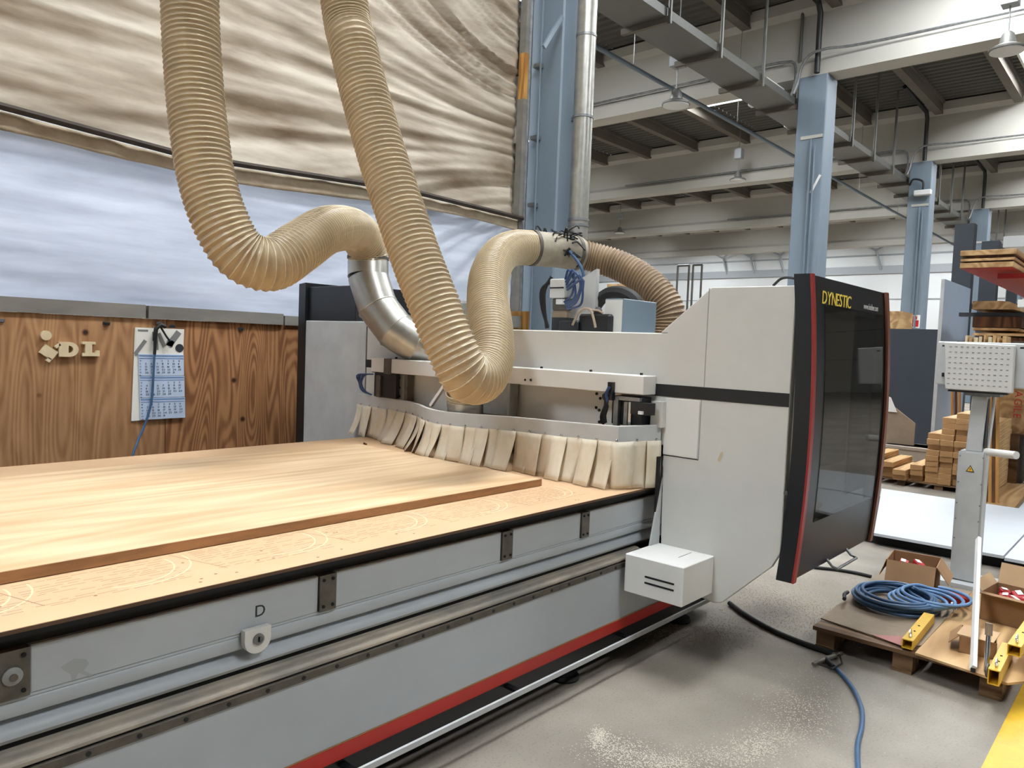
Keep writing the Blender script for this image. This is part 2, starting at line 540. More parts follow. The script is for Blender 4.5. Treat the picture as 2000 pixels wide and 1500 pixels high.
# corrugated roof deck with openings for the skylights, purlins as its parts
COLX = [-1.55+9.03*i for i in range(6)]
LANES = [(-4.9, 4.2, 1.5), (2.72, 5.8, 2.3), (10.85, 3.0, 2.3), (18.6, 3.8, 1.5), (26.4, 3.8, 1.5), (34.2, 3.8, 1.5)]  # first lane: unseen skylights added to brighten the bed side and door glass
HY = 0.76
SKY = []
for bi, bx in enumerate([COLX[0]-9.03]+COLX):
    for (ly, dx, HX) in LANES:
        cx = bx+dx
        if bi == 0 and ly > 12 or (ly < 0 and bi not in (1, 2, 3, 4)) or cx+HX > X1-1 or cx-HX < X0+0.3:
            continue
        SKY.append((cx, ly, HX))
mb = MB()
def deck(xa, xb, ya, yb):
    n = max(1, int(round((xb-xa)/0.28))); p = (xb-xa)/n; pr = []
    for i in range(n):
        x = xa+i*p
        pr += [(x, ROOF), (x+p*0.35, ROOF), (x+p*0.5, ROOF+0.05), (x+p*0.85, ROOF+0.05)]
    pr.append((xb, ROOF)); k = len(pr)
    mb.add([(x, ya, z) for x, z in pr] + [(x, yb, z) for x, z in pr], [(i, i+1, k+i+1, k+i) for i in range(k-1)])
ys = Y0
for (ly, dx, HX) in LANES:
    deck(X0, X1, ys, ly-HY)
    xs = X0
    for (cx, cy, HX) in sorted(q for q in SKY if q[1] == ly):
        deck(xs, cx-HX, ly-HY, ly+HY); xs = cx+HX
    deck(xs, X1, ly-HY, ly+HY)
    ys = ly+HY
deck(X0, X1, ys, Y1)
ceiling = struct('ceiling', mb, 'roof_deck', base=(0, 0, ROOF))
BEAMX = [c+0.3 for c in COLX]
first = None
for b in range(1, 5):
    for j in range(-3, 17):
        y = 5.93+2.02*j
        if y < 1 or (b == 1 and (y < 5 or y > 24)):
            continue
        a0, a1 = BEAMX[b]+0.17, BEAMX[b+1]-0.17
        if first is None:
            mb = MB().box(a0, a1, -0.11, 0.11, 9.08, ROOF)
            mb.box(a0, a1, -0.15, 0.15, 9.36, ROOF+0.01)
            mb.v = [p+Vector((0, y, 0)) for p in mb.v]
            first = build('purlin', mb, 'purlin_grey', ceiling); fx, fy = a0, y
        else:
            c = first.copy(); COL.objects.link(c); c.parent = ceiling; c.location = (a0-fx, y-fy, 0)

# concrete roof beams, one over each column line
for i, bx in enumerate(BEAMX):
    pts = [(-.28, 7.7), (.28, 7.7), (.28, 8.0), (.16, 8.13), (.16, 9.05), (.28, 9.18), (.28, 9.42), (-.28, 9.42), (-.28, 9.18), (-.16, 9.05), (-.16, 8.13), (-.28, 8.0)]
    struct('ceiling_beam', MB().prism([(bx+p[0], p[1]) for p in pts], 'Y', Y0, Y1), 'concrete_beam')

# skylights: window_<n> with curb and milky pane
for nwin, (cx, ly, HX) in enumerate(SKY):
    mb = MB()
    for (a, b_, c, d) in ((cx-HX-.06, cx+HX+.06, ly-HY-.06, ly-HY), (cx-HX-.06, cx+HX+.06, ly+HY, ly+HY+.06), (cx-HX-.06, cx-HX, ly-HY, ly+HY), (cx+HX, cx+HX+.06, ly-HY, ly+HY)):
        mb.box(a, b_, c, d, 9.32, ROOF+CURB+.05)
    fr = struct('window_%d' % (nwin+1), mb, 'hall_white')
    build('pane', MB().box(cx-HX, cx+HX, ly-HY, ly+HY, ROOF+CURB, ROOF+CURB+.03), 'skylight_pane', fr)

# daylight window band in the back room, glowing through the plastic sheet
for i in range(3):
    x = -1.6+2.15*i
    fr = struct('window_%d' % (len(SKY)+1+i), MB().box(x, x+2.1, 9.55, 9.62, 1.2, 1.3).box(x, x+2.1, 9.55, 9.62, 3.5, 3.6).box(x, x+.08, 9.55, 9.62, 1.3, 3.5).box(x+2.02, x+2.1, 9.55, 9.62, 1.3, 3.5), 'hall_grey')
    build('pane', MB().box(x+.08, x+2.02, 9.58, 9.6, 1.3, 3.5), 'window_daylight', fr)
struct('wall_backroom', MB().box(-1.7, 7.1, 9.62, 9.7, 0, 4.2), 'hall_grey')
struct('wall_backroom', MB().box(-1.7, 7.1, 9.5, 9.62, 0, 1.2), 'hall_grey')

# columns
ORD = ['', 'nearest blue column, beside the hanging sheet with a duct on it', 'second blue column, behind the machine cabin', 'third blue column, with a white sign low on it', 'fourth blue column, above the stacked boards', 'farthest blue column']
colo = []
for i, cx in enumerate(COLX):
    c = build('column', MB().box(cx, cx+0.6, 6.0, 6.62 if i > 1 else 6.52, 0, 7.7), 'column_blue', bevel=0.02, kind='structure', base=(cx+.3, 6.26, 0))
    colo.append(c)
    if i in (2, 3, 4):
        build('ledge', MB().box(cx-0.02, cx, 6.03, 6.5, 6.35, 6.42), 'concrete_beam', c)

# conduits on the columns
def conduit(path, r, m_, label, name='conduit', group=None, n=8):
    return build(name, MB().tube(path, r, n), m_, smooth=40, label=label, cat='pipe', group=group)
for i, lab in ((2, 'second blue column'), (3, 'third blue column')):
    cx = COLX[i]
    for dy, zt in ((0.17, 6.2), (0.26, 6.33)):
        conduit([(cx-0.06, 6.0+dy, 0.0), (cx-0.06, 6.0+dy, zt)], 0.02, 'enclosure_blue',
                'thin blue conduit running up the %s, %s of two' % (lab, 'right one' if dy < .2 else 'left one'))
conduit([(COLX[1]-0.13, 6.44, 0.0), (COLX[1]-0.13, 6.44, 7.6)], 0.035, 'dull_zinc', 'pale vertical conduit between the hanging sheet and the nearest blue column')
conduit([(COLX[1]-0.12, 6.25, 0.0), (COLX[1]-0.12, 6.25, 7.6)], 0.015, 'enclosure_blue', 'thin dark conduit on the face of the nearest blue column')
for z in (3.45, 4.3, 5.2):
    build('clamp', MB().box(COLX[1]-0.09, COLX[1], 6.30, 6.40, z, z+0.05), 'dull_zinc', colo[1])
build('diagonal_brace', MB().beam(at_y(1062, 92, 5.97), at_y(1098, 32, 5.97), 0.03, 0.05), 'enclosure_blue', colo[1])
# white tape strip and hole marks on the second column
build('paint_strip', MB().beam(Vector((COLX[2]-0.012, 6.03, 5.55)), Vector((COLX[2]-0.012, 6.22, 5.18)), 0.05, 0.01, up=(1, 0, 0)), 'sign_white', colo[2])
# silver ventilation duct on nearest column
t = thing('ventilation_duct', 'silver round ventilation duct running down the nearest blue column', 'duct', (COLX[1]+0.25, 5.83, 3.05))
px_ = COLX[1]+0.25
build('tube', MB().cyl((px_, 5.83, 3.05), (px_, 5.83, 6.2), 0.125, 24), 'galvanised', t, smooth=40)
build('tube', MB().cyl((px_, 5.83, 6.2), (px_, 5.83, 7.69), 0.145, 24), 'galvanised', t, smooth=40)
for z, r in ((3.2, 0.135), (3.27, 0.135), (4.55, 0.135), (6.2, 0.155), (5.55, 0.132)):
    build('joint_ring', MB().cyl((px_, 5.83, z), (px_, 5.83, z+0.03), r, 24), 'dull_zinc', t, smooth=40)
build('bracket', MB().box(px_-0.02, px_+0.02, 5.9, 6.0, 4.55, 4.6), 'dull_zinc', t)

# black drain pipes down the beams above the columns
for i, lab in ((2, 'second'), (3, 'third'), (4, 'fourth')):
    x = COLX[i]-0.04
    conduit([(x-2.6, 6.2, 9.2), (x-0.2, 6.2, 9.12), (x-0.06, 6.2, 8.95), (x-0.06, 6.2, 7.7)], 0.06, 'drain_black', 'black drain pipe bending down onto the %s blue column' % lab, name='drain_pipe', n=10)
    # silver conduits hugging the beam and curling down to the tray
    xs = BEAMX[i]-0.31
    conduit(catmull([(xs, -6, 8.12), (xs, 3, 8.12), (xs-0.05, 5.3, 8.12), (xs-0.22, 6.0, 8.12), (xs-0.22, 6.35, 8.05), (xs-0.22, 6.5, 7.8), (xs-0.22, 6.55, 7.5), (xs-0.25, 6.62, 7.28)], 0.12), 0.03, 'dull_zinc',
            'silver conduit from the right along the roof beam curling down at the %s column' % lab, name='beam_conduit')
    conduit(catmull([(xs, 17, 8.12), (xs, 9, 8.12), (xs, 7.0, 8.12), (xs-0.02, 6.72, 8.0), (xs-0.08, 6.66, 7.7), (xs-0.12, 6.72, 7.3), (xs-0.15, 7.0, 7.2)], 0.12), 0.03, 'dull_zinc',
            'silver conduit from the left along the roof beam curling down at the %s column' % lab, name='beam_conduit')
# wide cable tray with hangers
tr = thing('cable_tray', 'long grey cable tray hung below the roof beside the columns', 'tray', (14, 7.1, 7.18))
build('tray_channel', MB().box(8.2, 44.0, 6.72, 7.52, 7.18, 7.2).box(8.2, 44, 6.72, 6.74, 7.2, 7.33).box(8.2, 44, 7.5, 7.52, 7.2, 7.33), 'tray_grey', tr)
for q in range(20):
    x = 9.25+1.84*q
    build('hanger_rod', MB().cyl((x, 6.66, 7.05), (x, 6.66, ROOF), 0.035, 8), 'tray_grey', tr, smooth=40)
    build('cross_arm', MB().box(x-0.04, x+0.04, 6.64, 7.6, 7.08, 7.18), 'purlin_grey', tr)
# thin pipe in front of the second bay
pp = thing('suspended_pipe', 'thin grey-blue pipe slung on wires below the roof', 'pipe', (20, 8.0, 6.9))
build('tube', MB().cyl((8.5, 8.0, 6.93), (47, 8.0, 6.88), 0.042, 10), 'enclosure_blue', pp, smooth=40)
for q in range(8):
    x = 12.1+4.4*q
    build('hanger_wire', MB().cyl((x, 8.0, 6.95), (x, 8.0, ROOF), 0.008, 6), 'dull_zinc', pp)
# pendant lamps
LAMPS = [((1320, 205), 13.1, 'bell lamp hanging in front of the bright roof beam near the cable tray'), ((1967, 99), 14.6, 'bell lamp hanging from the roof beam at the upper right'),
         ((1441, 352), 24.5, 'small bell lamp under the middle roof beam'), ((1210, 455), 33.5, 'tiny far bell lamp below the distant beams')]
for (p, x, lab) in LAMPS:
    c = at_x(p[0], p[1], x)
    t = thing('pendant_lamp', lab, 'lamp', c, group='bell lamps under the roof')
    build('shade', MB().lathe([(0.27, 0.0), (0.27, 0.03), (0.13, 0.1), (0.09, 0.26), (0.05, 0.3)], c, 20), 'tray_grey', t, smooth=40)
    build('lens', MB().lathe([(0.25, -0.02), (0.25, 0.0)], c, 20), 'hall_white', t)
    build('stem', MB().cyl(c+Vector((0, 0, .28)), Vector((c.x, c.y, ROOF+.02)), 0.012, 6), 'dull_zinc', t)
    build('ballast_box', MB().box(c.x-.12, c.x+.12, c.y-.12, c.y+.12, c.z+.72, c.z+1.05), 'hall_grey', t)
# fluorescent tubes near the second column
for j, (p, q, lab) in enumerate((((1493, 159), (1527, 182), 'lit fluorescent tube beside the cable tray'),)):
    a = at_y(p[0], p[1], 6.95); b = at_y(q[0], q[1], 6.95)
    t = thing('tube_lamp', lab, 'lamp', b)
    build('tube', MB().beam(a, b, 0.08, 0.06), 'tube_light', t)
    build('housing', MB().beam(a+Vector((0, 0, .06)), b+Vector((0, 0, .06)), 0.1, 0.05), 'hall_white', t)
for (p, x, lab) in (((1474, 203), 18.5, 'small white detector box under the roof, left one'), ((1543, 244), 21.0, 'small white detector box under the roof, right one')):
    c = at_x(p[0], p[1], x)
    t = thing('ceiling_detector', lab, 'detector', c)
    build('housing', MB().box(c.x-.1, c.x+.1, c.y-.14, c.y+.14, c.z-.06, c.z+.06), 'hall_white', t, bevel=0.02)
    build('stem', MB().cyl(c, (c.x, c.y, ROOF), 0.01, 6), 'dull_zinc', t)
# little lamp box on the third column
c = at_x(1802, 377, COLX[3]-0.15)
t = thing('column_lamp', 'white box lamp on a bent arm on the third blue column', 'lamp', c)
build('housing', MB().box(c.x-.08, c.x+.08, c.y-.24, c.y+.24, c.z-.07, c.z+.09), 'hall_white', t, bevel=0.02)
build('arm', MB().tube(catmull([c+Vector((0, 0, .08)), c+Vector((0, .02, .35)), c+Vector((.05, .3, .45)), c+Vector((.15, .42, .3))], 0.05), 0.03, 8), 'drain_black', t, smooth=40)
# sign on the third column
c = at_x(1786, 628, COLX[3]-0.012)
t = thing('fire_sign', 'small red and white fire equipment sign low on the third blue column', 'sign', c)
build('plate', MB().box(c.x, c.x+.012, c.y-.15, c.y+.15, c.z-.2, c.z+.2), 'sign_white', t)
build('symbol', MB().box(c.x-.004, c.x, c.y-.12, c.y-.01, c.z-.16, c.z+.04).box(c.x-.004, c.x, c.y-.07, c.y+.0, c.z+.06, c.z+.16).box(c.x-.004, c.x, c.y+.03, c.y+.05, c.z-.16, c.z+.16).box(c.x-.004, c.x, c.y+.05, c.y+.12, c.z+.0, c.z+.03), 'sign_red', t)
# pipe frames against the far wall
for j, (a, b) in enumerate(((1322, 1344), (1352, 1369))):
    p, q = at_x(a, 560, 44.5), at_x(b, 560, 44.5)
    t = thing('pipe_frame', 'thin pipe goal frame against the white far wall, %s one' % ('left' if j == 0 else 'right'), 'frame', (44.5, (p.y+q.y)/2, 0))
    for y in (p.y, q.y):
        build('post', MB().cyl((44.5, y, 0), (44.5, y, 7.2), 0.07, 8), 'tray_grey', t)
    build('cross_bar', MB().cyl((44.5, p.y, 7.2), (44.5, q.y, 7.2), 0.07, 8), 'tray_grey', t)
for j, px_ in enumerate((1416, 1470, 1528, 1718)):
    p = at_x(px_, 512, 51.5)
    t = thing('wall_bracket', 'Y-shaped bracket on the far wall ledge, number %s from the left' % ('one', 'two', 'three', 'four')[j], 'bracket', (51.5, p.y, 7.5))
    build('stem', MB().cyl((51.9, p.y, 7.3), (51.7, p.y+.3, 8.6), 0.07, 6), 'hall_grey', t)
    build('arm', MB().cyl((51.7, p.y+.3, 8.5), (51.2, p.y-.9, 9.1), 0.06, 6), 'hall_grey', t)
    build('arm', MB().cyl((51.7, p.y+.3, 8.5), (51.2, p.y+1.4, 9.1), 0.06, 6), 'hall_grey', t)

# ================================================================== plywood partition and hanging sheets
YW = 6.33
part = struct('wall_partition', MB().box(-2.0, 7.38, YW+0.03, YW+0.06, 0, 1.78), 'dark_wood')
build('panel', MB().box(-2.0, 2.775, YW, YW+0.028, 0.02, 1.781), 'plywood_brown', part)
build('panel', MB().box(2.78, 5.22, YW, YW+0.028, 0.02, 1.781), 'plywood_rust', part)
build('panel', MB().box(5.225, 7.38, YW, YW+0.028, 0.02, 1.781), 'plywood_brown', part)
for i in range(12):
    x = -0.2+0.62*i+random.uniform(-.1, .1)
    build('knot_hole', MB().cyl((x, YW-0.002, 1.72+random.uniform(-.02, .03)), (x, YW+0.004, 1.72), 0.028, 10), 'ink', part)
struct('trim_3', MB().box(-2.0, 2.6, YW-0.02, YW+0.06, 1.782, 1.89), 'lath_grey')
struct('trim_4', MB().box(2.62, 3.85, YW-0.03, YW+0.06, 1.782, 1.885), 'lath_grey')
struct('trim_5', MB().box(3.87, 7.38, YW-0.02, YW+0.06, 1.782, 1.87), 'lath_grey')

def tarp(name, x0, x1, zf0, zf1, y, disp, nx, nz, m_, label, group=None):
    g = []
    for i in range(nx):
        x = x0+(x1-x0)*i/(nx-1)
        z0, z1 = zf0(x), zf1(x)
        g.append([Vector((x, y+disp(x, z0+(z1-z0)*j/(nz-1)), z0+(z1-z0)*j/(nz-1))) for j in range(nz)])
    return build(name, MB().sheet(g, 0.003), m_, smooth=180, label=label, cat='sheet', base=(x0, y, 0))
def sstep(t):
    t = max(0.0, min(1.0, t)); return t*t*(3-2*t)
def N(a, b, c=0.0):
    return noise.noise(Vector((a, b, c)))
def fold_upper(x, z):
    s = 7.38-x
    q = (z-4.25+0.03*s)/(0.30+0.70*sstep(s/5.0))
    wob = 0.25*N(x*0.5, z*0.6, 3)
    r = 1-abs(N(q*1.35+wob, x*0.13, 1.0))*2
    r2 = 0.5-1.6*abs(N(q*3.4+wob, x*0.22, 7.0))
    r3 = N(q*12.0, x*0.4, 11.0)
    e = sstep(s/0.25)
    return -0.02*(1-e) - e*(0.10*r*0.6 + 0.075*r2 + 0.022*r3)
def fold_lower(x, z):
    s = 7.38-x
    a = math.atan2(3.75-z, s+0.35)
    fan = N(a*13, s*0.12, 2.0)*0.06 + N(a*34, s*0.2, 5.0)*0.024
    hz = N(z*2.2+0.2*x, x*0.25, 9.0)*0.06 + N(z*9+0.6*x, x*0.3, 4.0)*0.016
    k = sstep((s-2.4)/2.5)
    return -(fan*(1-k)+hz*k)*sstep(s/0.2)
def zb(x):
    pts = [(-2, 3.24), (1.6, 3.215), (2.85, 3.15), (3.4, 3.17), (5.4, 3.285), (7.4, 3.26)]
    for (a, b), (c, d) in zip(pts, pts[1:]):
        if x <= c:
            return b+(d-b)*max(0, (x-a))/(c-a)
    return pts[-1][1]
tarp('hanging_sheet', -2.0, 7.27, lambda x: zb(x)-0.02, lambda x: 7.4, 6.60, fold_upper, 150, 150, 'tarp_upper', 'dusty beige sheet hanging in loose folds above the dark lath')
tarp('hanging_sheet', -2.0, 7.27, lambda x: 1.81, lambda x: zb(x)+0.02, 6.50, fold_lower, 170, 70, 'tarp_lower', 'bluish white plastic sheet stretched above the plywood partition')
tarp('sheet_edge', -2.0, 7.27, lambda x: zb(x)-0.13-0.03*N(x*1.5, 0.5), lambda x: zb(x)+0.0, 6.42, lambda x, z: 0.015*N(x*5, z*4), 160, 6, 'tarp_band', 'beige fabric strip hanging below the dark lath across the sheets')
mb = MB()
mb.tube([(x, 6.37, zb(x)+0.02) for x in [-2, 0, 1.6, 2.2, 2.85, 3.1, 3.4, 4.4, 5.4, 6.4, 7.27]], 0.028, 6)
build('lath', mb, 'dark_lath', label='dark thin lath clamping the two hanging sheets', cat='lath')
build('edge_batten', MB().box(7.23, 7.30, 6.40, 6.5, 1.8, 4.78), 'lath_grey', label='dusty grey wooden batten holding the sheets beside the nearest column', cat='batten')
build('edge_batten', MB().box(7.23, 7.30, 6.40, 6.5, 4.78, 5.35), 'batten_orange', label='short orange wooden batten high up beside the nearest column', cat='batten')
build('edge_batten', MB().box(7.23, 7.30, 6.40, 6.5, 5.35, 7.4), 'lath_grey', label='upper grey wooden batten above the short orange one', cat='batten')

# wooden letters on the partition
t = thing('wall_letters', 'pale wooden initials with a tilted dotted i fixed on the plywood', 'letters', (2.0, YW, 1.45))
c = at_y(88, 655, YW)
build('dot', MB().cyl((c.x, YW, c.z), (c.x, YW-0.03, c.z), 0.036, 20), 'letter_wood', t)
c = at_y(93, 688, YW)
build('letter', MB().obox((c.x, YW-0.015, c.z), (0.10, 0.03, 0.075), (0, math.radians(35), 0)).obox((c.x+0.06, YW-0.015, c.z+0.05), (0.04, 0.03, 0.02), (0, math.radians(-40), 0)).obox((c.x-0.0, YW-0.015, c.z-0.055), (0.03, 0.03, 0.03), (0, math.radians(35), 0)), 'letter_wood', t)
def slab_D(x, z, h, w_):
    n = 14
    outer = [(x-.02, z), (x+w_*0.45, z)] + [(x+w_*0.45+w_*0.55*math.sin(a), z+h/2-h/2*math.cos(a)) for a in [math.pi*i/n for i in range(1, n)]] + [(x+w_*0.45, z+h), (x-.02, z+h)]
    inner = [(x+.045, z+.028), (x+w_*0.42, z+.028)] + [(x+w_*0.42+w_*0.25*math.sin(a), z+h/2-(h/2-.028)*math.cos(a)) for a in [math.pi*i/n for i in range(1, n)]] + [(x+w_*0.42, z+h-.028), (x+.045, z+h-.028)]
    k = len(outer); y0, y1 = YW-0.03, YW
    vs_ = [(p[0], y0, p[1]) for p in outer]+[(p[0], y0, p[1]) for p in inner]+[(p[0], y1, p[1]) for p in outer]+[(p[0], y1, p[1]) for p in inner]
    fs_ = []
    for i in range(k):
        j = (i+1) % k
        fs_ += [(i, j, k+j, k+i), (2*k+i, 3*k+i, 3*k+j, 2*k+j), (i, 2*k+i, 2*k+j, j), (k+i, k+j, 3*k+j, 3*k+i)]
    return MB().add(vs_, fs_)
build('letter', slab_D(1.985, 1.462, 0.112, 0.115), 'letter_wood', t)
mb = MB()
lx, lz = 2.125, 1.468
mb.prism([(lx, lz), (lx+.125, lz), (lx+.125, lz+.045), (lx+.105, lz+.045), (lx+.095, lz+.028), (lx+.07, lz+.028), (lx+.07, lz+.092), (lx+.095, lz+.092), (lx+.095, lz+.112), (lx, lz+.112), (lx, lz+.092), (lx+.022, lz+.092), (lx+.022, lz+.024), (lx, lz+.024)], 'Y', YW-0.03, YW)
build('letter', mb, 'letter_wood', t)

# three-month calendar
c0, c1 = at_y(262, 642, YW), at_y(357, 642, YW)
z_top, z_bot = 1.705, 0.945
t = thing('wall_calendar', 'three-month wall calendar hung on the plywood partition', 'calendar', (2.72, YW, z_bot))
build('backing', MB().add([(2.52, YW-.012, z_top), (2.92, YW-.012, z_top), (2.90, YW-.012, z_bot+.01), (2.50, YW-.012, z_bot), (2.52, YW-.004, z_top), (2.92, YW-.004, z_top), (2.90, YW-.004, z_bot+.01), (2.50, YW-.004, z_bot)],
      [(0, 1, 2, 3), (7, 6, 5, 4), (0, 4, 5, 1), (1, 5, 6, 2), (2, 6, 7, 3), (3, 7, 4, 0)]), 'paper_white', t)
hd = build('header', MB().box(2.525, 2.915, YW-.016, YW-.013, 1.49, 1.70), 'paper_white', t)
mb = MB()
mb.obox((2.56, YW-.018, 1.545), (0.03, 0.002, 0.14), (0, math.radians(35), 0))
mb.obox((2.68, YW-.018, 1.60), (0.04, 0.002, 0.15), (0, math.radians(-5), 0))
mb.obox((2.73, YW-.018, 1.61), (0.03, 0.002, 0.12), (0, math.radians(-25), 0))
mb.obox((2.83, YW-.018, 1.62), (0.05, 0.002, 0.15), (0, math.radians(35), 0))
mb.obox((2.80, YW-.018, 1.585), (0.06, 0.002, 0.05), (0, math.radians(20), 0))
build('picture', mb, 'paper_grey', hd)
build('picture', MB().cyl((2.88, YW-.018, 1.545), (2.88, YW-.016, 1.545), 0.035, 16), 'ink', hd)
build('picture', MB().box(2.54, 2.62, YW-.018, YW-.016, 1.675, 1.69), 'paper_grey', hd)
days = [(3, 31), (4, 29), (1, 31)]
for k in range(3):
    zt = 1.49-0.18*k; sh = 0.008*k
    pad = build('month_pad', MB().add([(2.545+sh, YW-.022, zt), (2.915+sh, YW-.022, zt), (2.92+sh, YW-.022, zt-.176), (2.55+sh, YW-.022, zt-.176), (2.545+sh, YW-.013, zt), (2.915+sh, YW-.013, zt), (2.92+sh, YW-.013, zt-.176), (2.55+sh, YW-.013, zt-.176)],
        [(0, 1, 2, 3), (7, 6, 5, 4), (0, 4, 5, 1), (1, 5, 6, 2), (2, 6, 7, 3), (3, 7, 4, 0)]), 'paper_blue', t)
    build('month_bar', MB().box(2.55+sh, 2.912+sh, YW-.0235, YW-.022, zt-.018, zt-.006).box(2.55+sh, 2.912+sh, YW-.0235, YW-.022, zt-.036, zt-.030), 'paper_blue_dark', pad)
    mb = MB()
    st, nd = days[k]
    for d in range(1, nd+1):
        cell = d-1+st; r_, c_ = cell//7, cell % 7
        mb.text(str(d), (2.598+sh+c_*0.045, YW-.022, zt-.062-r_*0.024), (1, 0, 0), (0, 0, 1), 0.0225, 0.001, xs=1.25)
    for r_ in range(6):
        mb.text(str(10+r_+4*k), (2.556+sh, YW-.022, zt-.060-r_*0.024), (1, 0, 0), (0, 0, 1), 0.018, 0.001)
    build('day_numbers', mb, 'ink', pad, kind='stuff')
# hook and blue hose hanging over the calendar
hk = thing('air_gun', 'black air gun hung with a blue hose in front of the calendar', 'air gun', (2.68, YW, 1.55))
build('body', MB().tube([(2.66, YW-.05, 1.60), (2.665, YW-.06, 1.70), (2.70, YW-.07, 1.735), (2.74, YW-.06, 1.72)], 0.018, 8), 'black_rubber', hk, smooth=50)
build('nozzle', MB().cyl((2.665, YW-.055, 1.61), (2.66, YW-.05, 1.49), 0.013, 8), 'black_rubber', hk)
build('trigger', MB().tube([(2.70, YW-.06, 1.72), (2.75, YW-.06, 1.64), (2.785, YW-.055, 1.60)], 0.008, 6), 'black_rubber', hk)
build('hook', MB().cyl((2.70, YW-.07, 1.745), (2.70, YW-.004, 1.745), 0.012, 8), 'dull_zinc', hk)
hp = catmull([(2.66, YW-.05, 1.50), (2.655, YW-.045, 1.3), (2.645, YW-.04, 1.1), (2.60, YW-.04, 0.93), (2.53, YW-.06, 0.78), (2.47, YW-.1, 0.62), (2.45, YW-.15, 0.3), (2.5, YW-.3, 0.012)], 0.04)
build('hose', MB().tube(hp, 0.010, 8), 'blue_hose', hk, smooth=50)

# ================================================================== the machine: bed
BX0, BX1 = -0.7, 4.55
bed = thing('machine_bed', 'grey steel bed of the woodworking machine with red stripe and black plinth', 'machine', (2.0, 3.4, 0.0))
build('frame', MB().box(BX0, BX1, 2.3, 4.68, 0.08, 0.86), 'bed_grey', bed)
build('table_slab', MB().box(BX0, BX1, 2.235, 4.72, 0.855, 0.893), 'black_matte', bed)
brk = [(0.38, 0.626), (1.52, 1.589), (2.476, 2.545), (3.073, 3.139)]
edges = [BX0]+[v for b in brk for v in b]+[BX1]
for i in range(0, len(edges), 2):
    build('upper_panel', MB().box(edges[i]+.002, edges[i+1]-.002, 2.22, 2.3, 0.722, 0.852), 'bed_grey', bed, bevel=0.003)
for i, (a, b) in enumerate(brk):
    p = build('bracket_plate', MB().box(a, b, 2.212, 2.3, 0.722, 0.852), 'bracket_steel', bed)
    build('screw', MB().cyl((a+.015, 2.214, .835), (a+.015, 2.208, .835), 0.006, 8), 'black_matte', p)
    build('screw', MB().cyl((b-.015, 2.214, .835), (b-.015, 2.208, .835), 0.006, 8), 'black_matte', p)
    build('screw', MB().cyl((a+.015, 2.214, .74), (a+.015, 2.208, .74), 0.006, 8), 'black_matte', p)
    build('screw', MB().cyl((b-.015, 2.214, .74), (b-.015, 2.208, .74), 0.006, 8), 'black_matte', p)
kb = build('clamp_screw', MB().lathe([(0.024, 0.0), (0.024, -0.006), (0.013, -0.012)], (0.585, 2.212, 0.785), 18, 'Y'), 'plate_grey', bed, smooth=30)
build('screw_center', MB().lathe([(0.010, 0.0), (0.010, -0.004)], (0.585, 2.200, 0.785), 12, 'Y'), 'bracket_steel', kb)
# channel profile under the panels
pts = [(2.30, 0.722), (2.225, 0.722), (2.222, 0.715), (2.226, 0.710), (2.222, 0.705), (2.222, 0.676), (2.226, 0.668), (2.255, 0.664), (2.262, 0.655), (2.235, 0.646), (2.216, 0.632), (2.212, 0.616), (2.222, 0.603), (2.25, 0.598), (2.30, 0.598)]
build('guide_channel', MB().prism(pts, 'X', BX0, BX1), 'bed_grey', bed, smooth=40)
build('gap_strip', MB().box(BX0, BX1, 2.236, 2.3, 0.583, 0.598), 'black_matte', bed)
pts = [(2.30, 0.583), (2.215, 0.583), (2.205, 0.578), (2.168, 0.572), (2.165, 0.566), (2.165, 0.556), (2.30, 0.556)]
build('guide_rail', MB().prism(pts, 'X', BX0, 3.62), 'dusty_rail' if 'dusty_rail' in M else mat('dusty_rail', S(190, 178, 160), 0.7, col2=S(140, 136, 130), scale=7, stretch=(0.4, 1, 1)), bed)
build('rail_seam', MB().box(BX0, BX1, 2.176, 2.3, 0.548, 0.556), 'black_matte', bed)
rs = build('rail_strip', MB().box(BX0, BX1, 2.156, 2.3, 0.522, 0.548), 'bracket_steel', bed)
mb = MB()
for i in range(36):
    x = BX0+0.1+0.135*i
    mb.lathe([(0.0075, 0.0), (0.0075, -0.004), (0.003, -0.005)], (x, 2.157, 0.535), 8, 'Y')
build('bolt_row', mb, 'black_rubber', rs, kind='stuff')
build('lower_panel', MB().box(BX0, BX1, 2.165, 2.3, 0.241, 0.521), mat('bed_lower', S(186, 192, 198), 0.4, var=0.06, scale=3), bed)
build('stripe_edge', MB().box(BX0, BX1, 2.160, 2.3, 0.2385, 0.2415), 'board_tan', bed)
build('red_stripe', MB().box(BX0, BX1, 2.156, 2.3, 0.184, 0.2385), 'red_paint', bed)
build('plinth', MB().box(BX0, BX1, 2.19, 4.6, 0.075, 0.184), 'black_paint', bed)
build('guard_bar', MB().box(BX0, 4.35, 2.092, 2.104, 0.137, 0.160), 'machine_grey', bed)
for i in range(6):
    build('bar_bracket', MB().box(-0.2+0.9*i, -0.17+0.9*i, 2.1, 2.2, 0.139, 0.15), 'black_paint', bed)
for i, x in enumerate((0.4, 1.7, 3.03, 4.2)):
    f = build('levelling_foot', MB().lathe([(0.075, 0.0), (0.08, 0.012), (0.07, 0.026), (0.02, 0.032)], (x, 2.25, 0.0), 20), 'black_rubber', bed, smooth=30)
    build('spindle', MB().cyl((x, 2.25, 0.03), (x, 2.25, 0.09), 0.014, 10), 'chrome', f, smooth=40)
    build('levelling_foot', MB().lathe([(0.075, 0.0), (0.08, 0.012), (0.07, 0.026), (0.02, 0.09)], (x, 4.5, 0.0), 16), 'black_rubber', bed, smooth=30)
